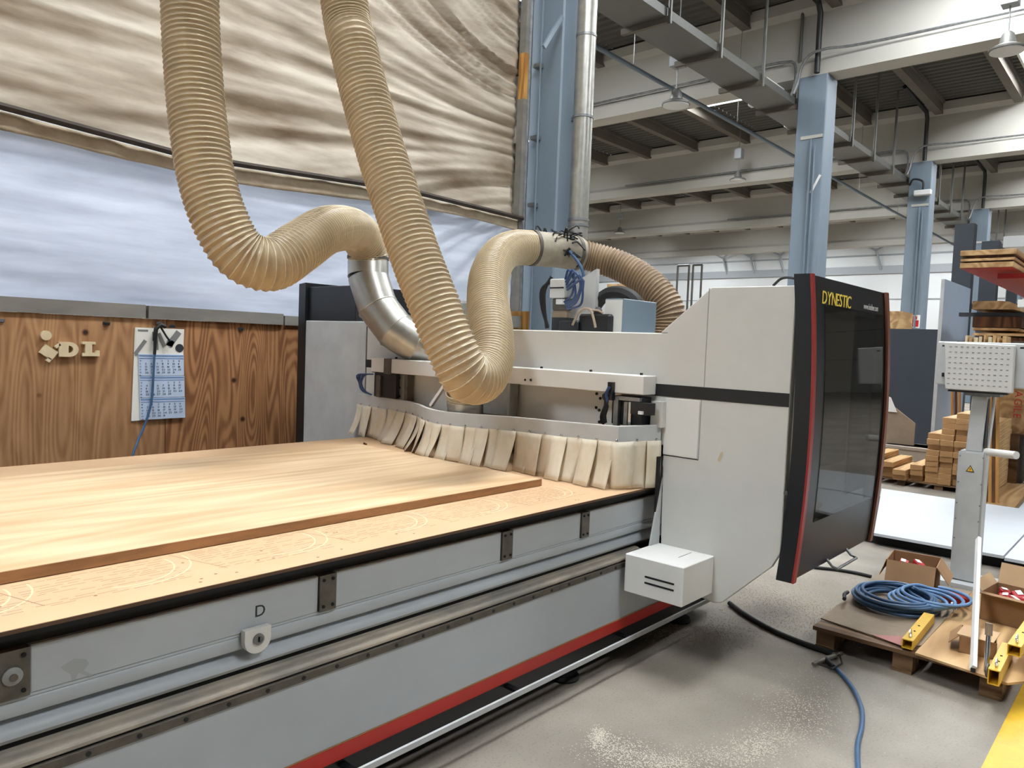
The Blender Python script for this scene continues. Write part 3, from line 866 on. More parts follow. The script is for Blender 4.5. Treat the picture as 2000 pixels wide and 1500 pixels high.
# lettered lock plate
lp = [(1.225, 0.737), (1.318, 0.737)] + [(1.2715+0.0465*math.cos(a), 0.699+0.044*math.sin(a)) for a in [-math.pi*i/12 for i in range(0, 13)]]
pl = build('lock_plate', MB().prism(lp, 'Y', 2.19, 2.215), 'machine_white_bright', bed)
build('lock_barrel', MB().lathe([(0.019, 0.0), (0.019, -0.006), (0.012, -0.007), (0.012, -0.004)], (1.272, 2.19, 0.702), 18, 'Y'), 'dull_zinc', pl, smooth=30)
build('key_slot', MB().box(1.270, 1.2745, 2.1825, 2.187, 0.694, 0.71), 'black_matte', pl)
mb = MB(); mb.text('D', (1.277, 2.2195, 0.765), (1, 0, 0), (0, 0, 1), 0.055, 0.0008)
build('letter', mb, 'ink', bed)
# worn paint marks on the panel
build('worn_mark', MB().add([(0.70, 2.2195, .772), (0.735, 2.2195, .785), (0.765, 2.2195, .775), (0.772, 2.2195, .76), (0.758, 2.2195, .745), (0.785, 2.2195, .722), (0.775, 2.2195, .722), (0.745, 2.2195, .742), (0.738, 2.2195, .725), (0.728, 2.2195, .727), (0.725, 2.2195, .745), (0.71, 2.2195, .758)], [tuple(range(12))]), mat('scuff', S(168, 173, 176), 0.6), bed)

# spoilboard and the pine panel on it
sp = thing('spoilboard', 'scored brown fibreboard covering the machine table', 'board', (1.8, 3.45, 0.893))
build('board', MB().box(BX0, 4.4, 2.18, 4.73, 0.893, 0.92), 'mdf', sp)
build('dark_edge', MB().box(BX0, 4.4, 2.1785, 2.182, 0.908, 0.9185), 'mdf_edge', sp)
build('shadow_strip', MB().box(BX0, 4.4, 2.1788, 2.182, 0.8932, 0.908), 'black_matte', sp)
def groove(mb, pts, w_=0.0022, z=0.9203):
    for a, b in zip(pts, pts[1:]):
        a, b = Vector(a), Vector(b)
        d = (b-a).normalized(); s = Vector((-d.y, d.x))*w_/2
        mb.add([(a.x-s.x, a.y-s.y, z), (b.x-s.x, b.y-s.y, z), (b.x+s.x, b.y+s.y, z), (a.x+s.x, a.y+s.y, z)], [(0, 1, 2, 3)])
gd, gl = MB(), MB()
random.seed(4)
x = 0.2
while x < 3.1:
    y = 2.30
    while y < 2.56:
        xx = x
        while xx < x+0.42:
            L = random.uniform(0.02, 0.07)
            if random.random() < 0.75:
                groove(gd, [(xx, y), (xx+L, y+random.uniform(-.002, .002))], 0.003)
            xx += L+random.uniform(0.004, 0.02)
        y += random.uniform(0.016, 0.028)
    for (cx, cy, r, a0, a1) in ((x+0.28, 2.50, 0.17, -2.0, 0.2), (x+0.30, 2.52, 0.21, -1.8, 0.1)):
        groove(gl, [(cx+r*math.cos(a0+(a1-a0)*i/12), cy+r*math.sin(a0+(a1-a0)*i/12)) for i in range(13)], 0.006, 0.9205)
    groove(gd, [(x-0.06, 2.57), (x+0.02, 2.31)], 0.003, 0.9206)
    x += random.uniform(0.45, 0.6)
for k in range(26):
    cx, cy = random.uniform(0.2, 3.2), random.uniform(2.22, 2.5)
    gd.add([(cx+.006*math.cos(a), cy+.006*math.sin(a), 0.9207) for a in [i*math.pi/3 for i in range(6)]], [tuple(range(6))])
build('milled_scores', gd, 'groove_dark', sp, kind='stuff')
build('chalky_scores', gl, 'groove_light', sp, kind='stuff')
wp = thing('pine_panel', 'pale glued pine panel lying on the scored fibreboard', 'panel', (1.2, 3.4, 0.92))
build('board', MB().box(BX0, 3.185, 2.585, 4.215, 0.9215, 0.9595), 'pine_top', wp, bevel=0.0015)
build('sawn_edge', MB().box(BX0, 3.186, 2.5795, 2.585, 0.9225, 0.9585).box(3.185, 3.190, 2.58, 4.21, 0.9225, 0.9585), 'panel_edge', wp)
build('wood_chip', MB().obox(at_z(713, 867, 0.965), (0.03, 0.015, 0.012), (0.2, 0.3, 0.5)), 'dark_wood', label='tiny wood chip lying on the pine panel by the flaps', cat='chip')

# ================================================================== the machine: gantry
GX = 3.70
g = thing('machine_gantry', 'white gantry bridge of the woodworking machine with dark glazed cabin', 'machine', (4.2, 3.3, 0.36))
build('bridge', MB().box(GX, 4.75, 2.10, 4.85, 1.16, 1.787), 'machine_white', g, bevel=0.006)
build('rear_apron', MB().box(GX+0.12, 4.6, 2.32, 4.62, 1.02, 1.16), 'black_matte', g)
house = [(2.184, 1.7875), (1.886, 2.036), (1.435, 2.036), (1.435, 0.70), (1.475, 0.62), (1.73, 0.37), (1.78, 0.355), (1.86, 0.365), (2.105, 0.44), (2.115, 0.60), (2.13, 1.15), (2.14, 1.7875)]
house2 = [(2.184, 1.7875), (1.886, 2.036), (1.435, 2.036), (1.435, 0.74), (2.118, 0.74), (2.13, 1.15), (2.14, 1.7875)]
build('cabin_housing', MB().prism(house2, 'X', GX+0.024, 5.0), 'machine_white', g, bevel=0.004)
build('front_plate', MB().prism(house, 'X', GX-0.001, GX+0.024), 'machine_white', g, bevel=0.004)
build('left_housing', MB().box(GX, 4.75, 4.83, 5.70, 0.42, 1.823), 'machine_grey', g, bevel=0.006)
build('left_cover', MB().box(GX+0.02, 4.7, 5.02, 5.70, 1.823, 2.115), 'black_paint', g, bevel=0.006)
build('left_shield', MB().add([(GX-.01, 5.69, .35), (GX-.01, 5.80, .35), (GX-.01, 5.80, 2.14), (GX-.01, 5.70, 2.15), (4.9, 5.69, .35), (4.9, 5.80, .35), (4.9, 5.80, 2.14), (4.9, 5.70, 2.15)],
      [(3, 2, 1, 0), (4, 5, 6, 7), (0, 1, 5, 4), (1, 2, 6, 5), (2, 3, 7, 6), (3, 0, 4, 7)]), 'black_paint', g)
build('cover_seam', MB().box(GX-.003, GX, 4.828, 4.833, 1.16, 1.80), 'plate_grey', g)
build('dark_band', MB().box(GX-.004, GX, 1.437, 2.235, 1.434, 1.502), 'black_paint', g)
build('access_panel', MB().box(GX-.006, GX, 1.918, 2.128, 1.112, 1.428), 'machine_white_bright', g, bevel=0.002)
build('panel_seam', MB().box(GX-.0025, GX, 1.898, 1.902, 1.503, 2.03).box(GX-.0025, GX, 1.910, 1.9135, 1.11, 1.434), 'plate_grey', g)
build('panel_seam', MB().box(GX-.0025, GX, 1.912, 2.128, 1.105, 1.109), 'black_matte', g)
build('paint_chip', MB().add([(GX-.002, 1.80, 1.12), (GX-.002, 1.785, 1.165), (GX-.002, 1.77, 1.168), (GX-.002, 1.788, 1.11)], [(0, 1, 2, 3)]), 'letter_wood', g)
c = at_x(1536, 963, GX)
build('bolt', MB().lathe([(0.012, 0.0), (0.012, -0.008), (0.005, -0.01)], (GX, c.y, c.z), 10, 'X'), 'bracket_steel', g)
build('edge_strip', MB().box(GX-.05, GX, 2.128, 2.140, 0.55, 1.10), 'black_matte', g)
build('gusset', MB().prism([(3.70, 0.98), (3.70, 0.60), (3.60, 0.60)], 'Y', 2.125, 2.135), 'machine_grey', g)
bx_ = build('bumper_box', MB().box(3.37, GX, 1.79, 2.135, 0.405, 0.608), 'machine_white_bright', g, bevel=0.004)
c = at_x(1288, 1128, 3.37)
build('vent_slot', MB().box(3.367, 3.371, c.y-.085, c.y+.085, .508, .517), 'black_matte', bx_)
build('vent_slot', MB().box(3.367, 3.371, c.y-.085, c.y+.085, .476, .485), 'black_matte', bx_)
build('box_lid_seam', MB().box(3.52, 3.66, 1.90, 1.904, .606, .6095), 'plate_grey', bx_)
# cover beam on the bridge face
cb = build('cover_beam', MB().box(3.565, GX, 2.195, 4.60, 1.44, 1.546), 'machine_white_bright', g, bevel=0.004)
for y in (2.27, 2.62, 3.0, 3.45, 3.9, 4.42):
    build('cap_screw', MB().lathe([(0.009, 0.0), (0.009, 0.012), (0.004, 0.013)], (3.66, y, 1.545), 10), 'black_matte', cb)
for px_ in (1026, 1037):
    c = at_x(px_, 742, 3.565)
    build('cap_screw', MB().lathe([(0.007, 0.0), (0.007, -0.004)], (3.565, c.y, c.z), 10, 'X'), 'black_matte', cb)
# actuators under the beam
def part_box(name, px0, py0, px1, py1, x, dx, m_, parent=g, bevel=0.0):
    a, b = at_x(px0, py0, x), at_x(px1, py1, x)
    return build(name, MB().box(x, x+dx, min(a.y, b.y), max(a.y, b.y), min(a.z, b.z), max(a.z, b.z)), m_, parent, bevel=bevel)
ac = part_box('actuator', 731, 727, 772, 779, 3.60, 0.09, 'black_paint', bevel=0.004)
part_box('piston_cover', 750, 700, 762, 731, 3.555, 0.1, 'bracket_steel', ac)
part_box('cylinder_rod', 735, 733, 741, 776, 3.585, 0.02, 'bracket_steel', ac)
part_box('limit_switch', 715, 702, 724, 718, 3.60, 0.05, 'black_paint')
part_box('sensor', 727, 707, 733, 728, 3.60, 0.04, 'dull_zinc')
mp_ = part_box('mounting_plate', 776, 731, 790, 780, 3.64, 0.06, 'galvanised')
for y in (738, 757, 774):
    c = at_x(781, y, 3.64)
    build('screw', MB().lathe([(0.008, 0), (0.008, -.005)], (3.64, c.y, c.z), 8, 'X'), 'black_matte', mp_)
part_box('mounting_edge', 790, 731, 795, 783, 3.63, 0.06, 'bracket_steel')
mb = MB()
random.seed(8)
for k in range(5):
    o = at_x(718, 748, 3.58)
    mb.tube(catmull([o+Vector((0.02, -0.04, .07)), o+Vector((-0.01-.01*k, .02+.012*k, .06)), o+Vector((-.02, .05+.008*k, 0.0)), o+Vector((-.01, .02+.01*k, -.06)), o+Vector((0.02, -.03, -.09))], 0.02), 0.006, 6)
build('cable_loop', mb, 'blue_cable', g, smooth=50)
ac = part_box('actuator', 1196, 772, 1252, 834, 3.60, 0.10, 'black_paint', bevel=0.004)
part_box('head_plate', 1200, 773, 1249, 785, 3.575, 0.04, 'dull_zinc', ac)
part_box('guide_post', 1199, 776, 1205, 834, 3.57, 0.03, 'dull_zinc', ac)
part_box('guide_post', 1219, 785, 1224, 834, 3.58, 0.02, 'dull_zinc', ac)
part_box('guide_post', 1228, 785, 1231, 834, 3.58, 0.02, 'chrome', ac)
part_box('sensor_body', 1232, 785, 1268, 812, 3.56, 0.06, 'black_rubber', ac)
part_box('sensor_tip', 1246, 803, 1254, 810, 3.545, 0.02, 'white_plain', ac)
part_box('switch_bar', 1187, 746, 1195, 782, 3.54, 0.03, 'black_paint')
mb = MB()
for k in range(4):
    mb.tube(catmull([at_x(1190, 752+6*k, 3.535), at_x(1182-2*k, 772, 3.53), at_x(1181+2*k, 792, 3.54), at_x(1173+3*k, 812, 3.55), at_x(1176+3*k, 832, 3.56)], 0.02), 0.006, 6)
build('cable_loop', mb, 'black_rubber', g, smooth=50)
build('cable_loop', MB().tube(catmull([at_x(1191, 755, 3.535), at_x(1183, 770, 3.53), at_x(1187, 782, 3.54), at_x(1180, 795, 3.55)], 0.02), 0.009, 6), 'blue_cable', g, smooth=50)
sl = part_box('slotted_plate', 1272, 783, 1293, 836, 3.66, 0.04, 'machine_white')
for (a, b) in ((1165, 769), (1172, 778), (1164, 796), (1170, 801), (1170, 824)):
    c = at_x(a, b, 3.695)
    build('screw', MB().lathe([(0.009, 0), (0.009, -.006)], (GX, c.y, c.z), 8, 'X'), 'black_matte', g)
# spindle cover behind the hose bend, strut and suction collar
part_box('spindle_cover', 944, 735, 992, 815, 3.58, 0.1, 'plate_grey', bevel=0.01)
build('strut', MB().beam(at_x(842, 792, 3.48), at_x(872, 748, 3.5), 0.03, 0.02), 'machine_white_bright', g)
cc = Vector((3.56, 3.56, 1.20))
col_ = build('suction_collar', MB().cyl(cc, cc+Vector((0, 0, .075)), 0.125, 28), 'galvanised', g, smooth=40)
build('collar_ring', MB().cyl(cc+Vector((0, 0, .06)), cc+Vector((0, 0, .08)), 0.130, 28), 'galvanised', col_, smooth=40)

# dust hood with hanging flaps
HP = [(3.675, 4.90, 1.245), (3.63, 4.40, 1.241), (3.61, 4.22, 1.239), (3.54, 4.02, 1.235), (3.44, 3.83, 1.232), (3.385, 3.62, 1.229), (3.40, 3.35, 1.234), (3.44, 3.05, 1.243), (3.435, 2.70, 1.252), (3.43, 2.45, 1.26), (3.44, 2.262, 1.265)]
hpath = catmull(HP, 0.02) + [Vector((3.44, 2.262, 1.265)), Vector((3.50, 2.232, 1.267)), Vector((3.58, 2.192, 1.269)), Vector((3.685, 2.143, 1.271))]
HH = 0.088
hood = build('dust_hood', MB().sheet([[p+Vector((0, 0, -HH)), p+Vector((0, 0, 0))] for p in hpath], 0.008), 'machine_grey', g, smooth=30)
inn = []
for i, p in enumerate(hpath):
    d = hpath[min(i+1, len(hpath)-1)]-hpath[max(i-1, 0)]
    nrm = Vector((-d.y, d.x, 0)).normalized()
    if nrm.x < 0: nrm = -nrm
    inn.append(nrm)
build('top_flange', MB().sheet([[p+Vector((0, 0, .001)), p+n_*0.022+Vector((0, 0, .001))] for p, n_ in zip(hpath, inn)], 0.005), 'machine_white_bright', hood, smooth=30)
cum = [0.0]
for a, b in zip(hpath, hpath[1:]):
    cum.append(cum[-1]+(b-a).length)
TOT = cum[-1]
def along(s):
    s = max(0, min(TOT, s))
    for i in range(len(cum)-1):
        if s <= cum[i+1]+1e-9:
            t_ = (s-cum[i])/max(1e-9, cum[i+1]-cum[i])
            return hpath[i].lerp(hpath[i+1], t_), inn[i].lerp(inn[i+1], t_).normalized()
    return hpath[-1], inn[-1]
mb = MB()
s = 0.06
while s < TOT:
    p, n_ = along(s)
    q = p+Vector((0, 0, -HH+.012))
    mb.tube([q, q-n_*0.009, q-n_*0.012], 0.009, 8, True, [0.009, 0.008, 0.003])
    s += 0.125
build('bolt_row', mb, 'chrome', hood, kind='stuff', smooth=40)
random.seed(21)
s = -0.005
i = 0
while s < TOT-0.02:
    wd = random.uniform(0.085, 0.125)
    e = min(TOT, s+wd)
    corner = s > TOT-0.30
    flare = random.uniform(0.015, 0.07) if not corner else random.uniform(0.0, 0.008)
    if 0.12 < s/TOT < 0.40: flare = random.uniform(0.04, 0.12)
    twist = random.uniform(-0.02, 0.03) if not corner else 0.0
    slide = random.choice((0.0, 0.0, 0.012, 0.05)) if not corner else 0.0
    curl = random.uniform(0.3, 1.0)
    lay = 0.006*(i % 2)
    grid = []
    rows = 9
    for r_ in range(rows):
        t_ = r_/(rows-1)
        row = []
        for k in range(5):
            u_ = k/4
            p, n_ = along(s-0.008+(e-s+0.016)*u_)
            tg = Vector((-n_.y, n_.x, 0))
            if tg.y < 0: tg = -tg
            overboard = (p.y > 2.62) and (p.x < 3.42)
            zb_ = 0.9245 if not overboard else 0.9245
            over = p-n_*(flare*t_**1.6*(1.0))
            if over.x < 3.195 and over.y > 2.57:
                zb_ = 0.963
            z = p.z-HH+0.006 + (zb_-(p.z-HH+0.006))*t_
            out = flare*(t_**1.7) + twist*(u_-0.5)*t_*1.2 + 0.010*math.sin(math.pi*t_)*curl*(1 if i % 2 else -0.4) + lay
            q = Vector((p.x, p.y, z))-n_*(0.005+max(-0.03, out))+tg*(slide*t_**1.5) + n_*0.012*math.cos((u_-0.5)*3)*t_*curl*0.5
            row.append(q)
        grid.append(row)
    build('flap', MB().sheet(grid, 0.002), 'flap_fabric', hood, smooth=180)
    s = e+0.0015
    i += 1

# glazed cabin door
DX0, DX1, DZ0, DZ1 = 3.69, 4.955, 0.575, 2.088
def dpt(x, z, off=0.0):
    t_ = (z-1.33)/0.755
    return Vector((x, 1.372-0.040*(1-t_*t_)-off, z))
WX0, WX1 = at_y(1607, 800, 1.335).x, at_y(1719, 800, 1.335).x
WZ0, WZ1 = 0.845, 1.955
def dsheet(x0, x1, z0, z1, th, off=0.0, nz=12):
    return [[dpt(x0+(x1-x0)*i, z0+(z1-z0)*j/(nz-1), off) for j in range(nz)] for i in (0, 1)], th
mb = MB()
for (a, b, c, d) in ((DX0+.012, DX1-.012, WZ1, DZ1), (DX0+.012, DX1-.012, DZ0, WZ0), (DX0+.012, WX0, WZ0, WZ1), (WX1, DX1-.012, WZ0, WZ1)):
    gr, th = dsheet(a, b, c, d, 0.03, -0.015)
    mb.sheet(gr, th)
door = build('cabin_door', mb, 'black_paint', g, smooth=30)
# side cheeks: black edge and red trim, near and far end
def cheek(x0, x1, o0, o1, name, m_):
    nz = 14
    mb = MB(); zz = [DZ0-.012+(DZ1+.016-DZ0)*j/(nz-1) for j in range(nz)]
    vs_ = []
    for z in zz:
        a = dpt(x0, z, o0); b = dpt(x0, z, o1)
        vs_ += [(x0, a.y, z), (x1, a.y, z), (x1, b.y, z), (x0, b.y, z)]
    fs_ = []
    for j in range(nz-1):
        for k in range(4):
            fs_.append((4*j+k, 4*j+(k+1) % 4, 4*j+4+(k+1) % 4, 4*j+4+k))
    fs_ += [(3, 2, 1, 0), tuple(4*(nz-1)+k for k in range(4))]
    mb.add(vs_, fs_)
    return build(name, mb, m_, door, smooth=30)
cheek(DX0, DX0+.03, -0.075, 0.004, 'door_edge', 'black_paint')
cheek(DX0-.002, DX0+.034, 0.004, 0.015, 'red_trim', 'door_red')
cheek(DX1-.03, DX1, -0.075, 0.004, 'door_edge', 'black_paint')
cheek(DX1-.045, DX1+.002, 0.004, 0.018, 'red_trim', 'brown_trim')
gr, th = dsheet(WX0, WX1, WZ0, WZ1, 0.006, 0.001)
mb = MB(); mb.sheet(gr, 0.005)
build('window_pane', mb, 'door_glass', door, smooth=60)
# cabin side panel seen through the glass
ip = build('inner_panel', MB().box(3.74, 4.94, 1.415, 1.434, 0.66, 2.03), mat('inner_grey', S(186, 182, 172), 0.6), g)
build('inner_plate', MB().box(4.02, 4.5, 1.405, 1.415, 1.1, 1.5), 'plate_grey', ip)
build('inner_plate', MB().box(4.55, 4.9, 1.40, 1.415, 0.9, 1.93), 'black_paint', ip)
# lettering on the door, one piece per letter
word = 'DYNESTIC'
a = at_y(1605, 570, 1.362); b = at_y(1661, 590, 1.362)
zt, zb_ = at_y(1606, 567, 1.362).z, at_y(1606, 593, 1.362).z
size = (zt-zb_)/0.70
adv = 0.0
for ch in word:
    v_, f_, g0, g1 = glyph(ch); adv += g1-g0+0.05
xs_ = (b.x-a.x)/(adv*size)
x = a.x
for ch in word:
    v_, f_, g0, g1 = glyph(ch)
    mb = MB(); o = dpt(x, zb_, 0.002)
    mb.text(ch, (x, o.y, zb_), (1, 0, 0), (0, 0, 1), size, 0.002, xs=xs_)
    build('letter', mb, 'yellow_letter', door)
    x += (g1-g0+0.05)*size*xs_
a = at_y(1688, 598, 1.358); b = at_y(1716, 605, 1.358)
mb = MB(); tw = mb.text('www.holzher.com', (0, 0, 0), (1, 0, 0), (0, 0, 1), 0.045, 0.001)
sx = (b.x-a.x)/tw
mb = MB(); mb.text('www.holzher.com', (a.x, dpt(0, a.z, .001).y, a.z-.015), (1, 0, 0), (0, 0, 1), 0.05, 0.001, xs=sx*0.045/0.05)
build('small_lettering', mb, 'white_plain', door)
build('door_handle', MB().tube([dpt(4.2, .60, -.02), dpt(4.2, .555, .03), dpt(4.2, .545, .06), dpt(4.52, .545, .06), dpt(4.52, .555, .03), dpt(4.52, .60, -.02)], 0.008, 8), 'dull_zinc', door, smooth=50)
build('top_cable', MB().tube(catmull([(3.74, 1.57, 2.04), (3.74, 1.53, 2.075), (3.74, 1.48, 2.078), (3.74, 1.42, 2.06)], 0.01), 0.007, 6), 'black_rubber', g, smooth=50)

# equipment standing on the bridge
def top_box(name, px_, xf, dy, dx, z1, m_, z0=1.787, bevel=0.004, parent=g):
    """box on the bridge whose front right vertical edge stands at picture column px_"""
    c = at_x(px_, 640, xf)
    return build(name, MB().box(xf, xf+dx, c.y, c.y+dy, z0, z1), m_, parent, bevel=bevel)
zz = at_x(1217, 583, 4.3).z
e1 = at_x(1180, 600, 4.3).y-at_x(1217, 600, 4.3).y
cbx = top_box('control_box', 1217, 4.3, e1, 0.42, zz, 'enclosure_blue')
c = at_x(1217, 640, 4.3)
build('door_panel', MB().box(4.296, 4.3, c.y+.012, c.y+e1-.004, 1.80, zz-.008), 'machine_white', cbx)
top_box('drive_motor', 1190, 4.25, at_x(1128, 630, 4.25).y-at_x(1190, 630, 4.25).y, 0.16, at_x(1160, 613, 4.25).z, 'black_paint', bevel=0.015)
top_box('drive_motor', 1128, 4.22, at_x(1090, 630, 4.22).y-at_x(1128, 630, 4.22).y, 0.14, at_x(1110, 626, 4.22).z, 'black_paint', bevel=0.01)
c = at_x(1168, 606, 4.3)
build('motor_cap', MB().lathe([(0.03, 0), (0.03, .03), (0.012, .05)], (4.3, c.y, at_x(1160, 613, 4.25).z), 12), 'black_rubber', g)
pa, pb = at_x(1111, 525, 4.62), at_x(1160, 640, 4.62)
build('white_plate', MB().prism([(pb.y, 1.787), (pb.y, at_x(1160, 525, 4.62).z), (pa.y, at_x(1111, 560, 4.62).z), (pa.y, 1.787)], 'X', 4.62, 4.66), 'machine_white', g)
vb = part_box('valve_block', 1074, 545, 1100, 582, 4.45, 0.10, 'machine_white', bevel=0.006)
part_box('valve_side', 1100, 543, 1107, 580, 4.47, 0.10, 'plate_grey', vb)
part_box('valve_seam', 1074, 561, 1100, 563, 4.447, 0.01, 'black_matte', vb)
part_box('regulator', 1078, 582, 1106, 606, 4.47, 0.08, 'bracket_steel', bevel=0.01)
part_box('regulator_cap', 1086, 584, 1098, 594, 4.44, 0.05, 'white_plain')
part_box('filter_bowl', 1076, 606, 1104, 626, 4.47, 0.08, 'hardboard', bevel=0.015)
part_box('valve_stand', 1078, 620, 1106, 648, 4.46, 0.1, 'black_paint')
mb = MB()
random.seed(3)
for k in range(5):
    o = at_x(1104+k, 546+5*k, 4.42)
    mb.tube(catmull([o, at_x(1112+6*k+random.uniform(-3, 3), 526+4*k+random.uniform(-4, 4), 4.42-.03*k), at_x(1122+4*k+random.uniform(-4, 4), 548+4*k, 4.40-.02*k), at_x(1116+4*k+random.uniform(-4, 4), 575+5*k, 4.42-.02*k), at_x(1100+2*k, 592+3*k, 4.44)], 0.02), 0.009, 6)
build('pneumatic_hoses', mb, 'blue_cable', g, smooth=50)
mb = MB()
for k in range(4):
    mb.tube(catmull([at_x(1078, 540+3*k, 4.5), at_x(1064-2*k, 565, 4.5), at_x(1063-1.5*k, 600, 4.5), at_x(1068+1*k, 642, 4.5)], 0.03), 0.013, 6)
build('cable_bundle', mb, 'black_rubber', g, smooth=50)
build('cable_loop', MB().tube(catmull([at_x(1118, 635, 4.2), at_x(1133, 607, 4.2), at_x(1152, 604, 4.2), at_x(1160, 625, 4.2), at_x(1164, 645, 4.2)], 0.02), 0.009, 6), 'hardboard', g, smooth=50)
build('cable_loop', MB().tube(catmull([at_x(1150, 606, 4.24), at_x(1168, 606, 4.24), at_x(1182, 614, 4.26)], 0.02), 0.008, 6), 'hardboard', g, smooth=50)
build('cable_chain', MB().tube(catmull([at_x(1158, 640, 4.7), at_x(1162, 600, 4.7), at_x(1185, 575, 4.7), at_x(1215, 572, 4.7), at_x(1240, 585, 4.7), at_x(1248, 600, 4.7)], 0.03), 0.05, 8), 'black_rubber', g, smooth=40)
sk = part_box('socket_post', 998, 608, 1030, 645, 4.72, 0.02, 'batten_orange')
part_box('socket', 998, 617, 1014, 640, 4.70, 0.03, 'plate_grey', sk)
part_box('left_motor_cover', 880, 588, 917, 645, 4.3, 0.3, 'plate_grey', bevel=0.02)

# ================================================================== suction hoses
def frames(path):
    out = []; prev = None
    for i, p in enumerate(path):
        t_ = (path[min(i+1, len(path)-1)]-path[max(i-1, 0)]).normalized()
        if prev is None:
            up = Vector((1, 0, 0)) if abs(t_.z) > 0.8 else Vector((0, 0, 1))
            s_ = t_.cross(up).normalized()
        else:
            s_ = (prev-t_*prev.dot(t_)).normalized()
        prev = s_
        out.append((p, t_, s_, t_.cross(s_)))
    return out
def hose(name, pts, r, label, film='hose_film', wire='hose_wire', pitch=0.030, n=26):
    per = 6
    path = catmull(pts, pitch/per)
    fr = frames(path)
    t = thing(name, label, 'hose', min(path, key=lambda p: p.z)-Vector((0, 0, r)), group='ribbed suction hoses')
    mb = MB(); vs_ = []; fs_ = []
    for i, (p, tt, s_, q_) in enumerate(fr):
        for k in range(n):
            a = 2*math.pi*k/n
            ph = 2*math.pi*(i/per) - a
            rr = r - 0.0045 + 0.0045*math.cos(ph)
            vs_.append(p+(s_*math.cos(a)+q_*math.sin(a))*rr)
    for i in range(len(fr)-1):
        for k in range(n):
            a, b = i*n+k, i*n+(k+1) % n
            fs_.append((a, b, b+n, a+n))
    mb.add(vs_, fs_)
    build('tube', mb, film, t, smooth=180)
    # wire coil
    w_ = 0.0042
    cs = []
    steps = 22
    total = (len(fr)-1)/per
    m_ = int(total*steps)
    for j in range(m_):
        u_ = j/steps
        a = 2*math.pi*u_
        i = u_*per; i0 = min(int(i), len(fr)-2); f_ = i-i0
        p = fr[i0][0].lerp(fr[i0+1][0], f_)
        s_ = fr[i0][2].lerp(fr[i0+1][2], f_).normalized(); q_ = fr[i0][3].lerp(fr[i0+1][3], f_).normalized()
        d = s_*math.cos(a)+q_*math.sin(a)
        cs.append((p+d*(r-0.001), d, fr[i0][1]))
    mb = MB(); vs_ = []; fs_ = []
    for (c, d, tt) in cs:
        vs_ += [c+d*w_, c+tt*w_*0.9, c-tt*w_*0.9]
    for j in range(len(cs)-1):
        for k in range(3):
            a, b = 3*j+k, 3*j+(k+1) % 3
            fs_.append((a, b, b+3, a+3))
    mb.add(vs_, fs_)
    build('wire_coil', mb, wire, t, smooth=180)
    return t
def D(lst):
    return [at_d(*p) for p in lst]
up = at_d(371, 0, 4.12)
A = [up+Vector((-0.05, 0.06, 1.9)), up+Vector((-0.03, 0.03, 0.9))] + D([(371, 0, 4.12), (376, 110, 4.12), (386, 230, 4.1), (402, 340, 4.08), (430, 430, 4.08), (470, 496, 4.12), (528, 516, 4.22), (585, 483, 4.45), (640, 449, 4.85), (690, 450, 5.35), (716, 480, 5.6), (719, 512, 5.66)])
hose('suction_hose', A, 0.150, 'left ribbed beige suction hose hanging from above and looping into the silver elbow')
# silver elbow of mitred sheet-metal sections
E_ = D([(719, 512, 5.66), (719, 541, 5.64), (738, 600, 5.60), (772, 645, 5.56), (815, 672, 5.56), (862, 690, 5.62)])
t = build('duct_elbow', MB().cyl(E_[0], E_[1], 0.152, 30), 'galvanised', g, smooth=40)
full = MB().tube(E_, 0.149, 30, False)
for i in range(1, len(E_)-1):
    r0, r1 = full.v[30*i:30*i+30], full.v[30*i+30:30*i+60]
    build('segment', MB().add(r0+r1, [(k, (k+1) % 30, 30+(k+1) % 30, 30+k) for k in range(30)]), 'galvanised', t, smooth=40)
    if i > 1:
        build('rolled_seam', MB().tube(r0+[r0[0]], 0.0055, 6, False), 'galvanised', t, smooth=60)
build('hose_clamp', MB().cyl(E_[0]-Vector((0, 0, -.02)), E_[0]+Vector((0, 0, .04)), 0.157, 30), 'bracket_steel', t, smooth=40)

up = at_d(672, 0, 4.42)
B = [up+Vector((-0.25, 0.10, 1.9)), up+Vector((-0.13, 0.05, 0.9))] + D([(672, 0, 4.42), (690, 90, 4.36), (714, 190, 4.30), (745, 300, 4.22), (779, 405, 4.14), (815, 510, 4.06), (850, 600, 4.0), (882, 680, 3.97), (910, 733, 4.0), (940, 737, 4.14), (957, 700, 4.35), (958, 645, 4.6), (953, 590, 4.9), (956, 540, 5.2), (974, 502, 5.55), (1003, 485, 5.85), (1040, 484, 6.05)])
hose('suction_hose', B, 0.137, 'middle ribbed beige suction hose making a tight U-turn in front of the white beam')
J = D([(1036, 484, 6.03), (1062, 487, 6.12), (1090, 489, 6.2), (1118, 494, 6.26), (1130, 496, 6.3)])
t = thing('hose_coupling', 'dusty grey fabric coupling with wire ties joining two suction hoses', 'coupling', J[2]-Vector((0, 0, .13)))
build('sleeve', MB().tube(catmull(J, 0.03), 0.141, 24, True), 'cuff_cloth', t, smooth=60)
for p in (J[0], J[3]):
    d = (J[3]-J[0]).normalized()
    build('clamp_band', MB().cyl(p, p+d*0.03, 0.146, 24), 'bracket_steel', t, smooth=40)
mb = MB()
random.seed(5)
for k in range(14):
    o = at_d(random.uniform(1060, 1118), random.uniform(455, 468), 6.12)
    mb.tube(catmull([o, o+Vector((random.uniform(-.08, .08), random.uniform(-.08, .05), random.uniform(.0, .09))), o+Vector((random.uniform(-.12, .12), random.uniform(-.1, .05), random.uniform(-.05, .05)))], 0.02), 0.007, 5)
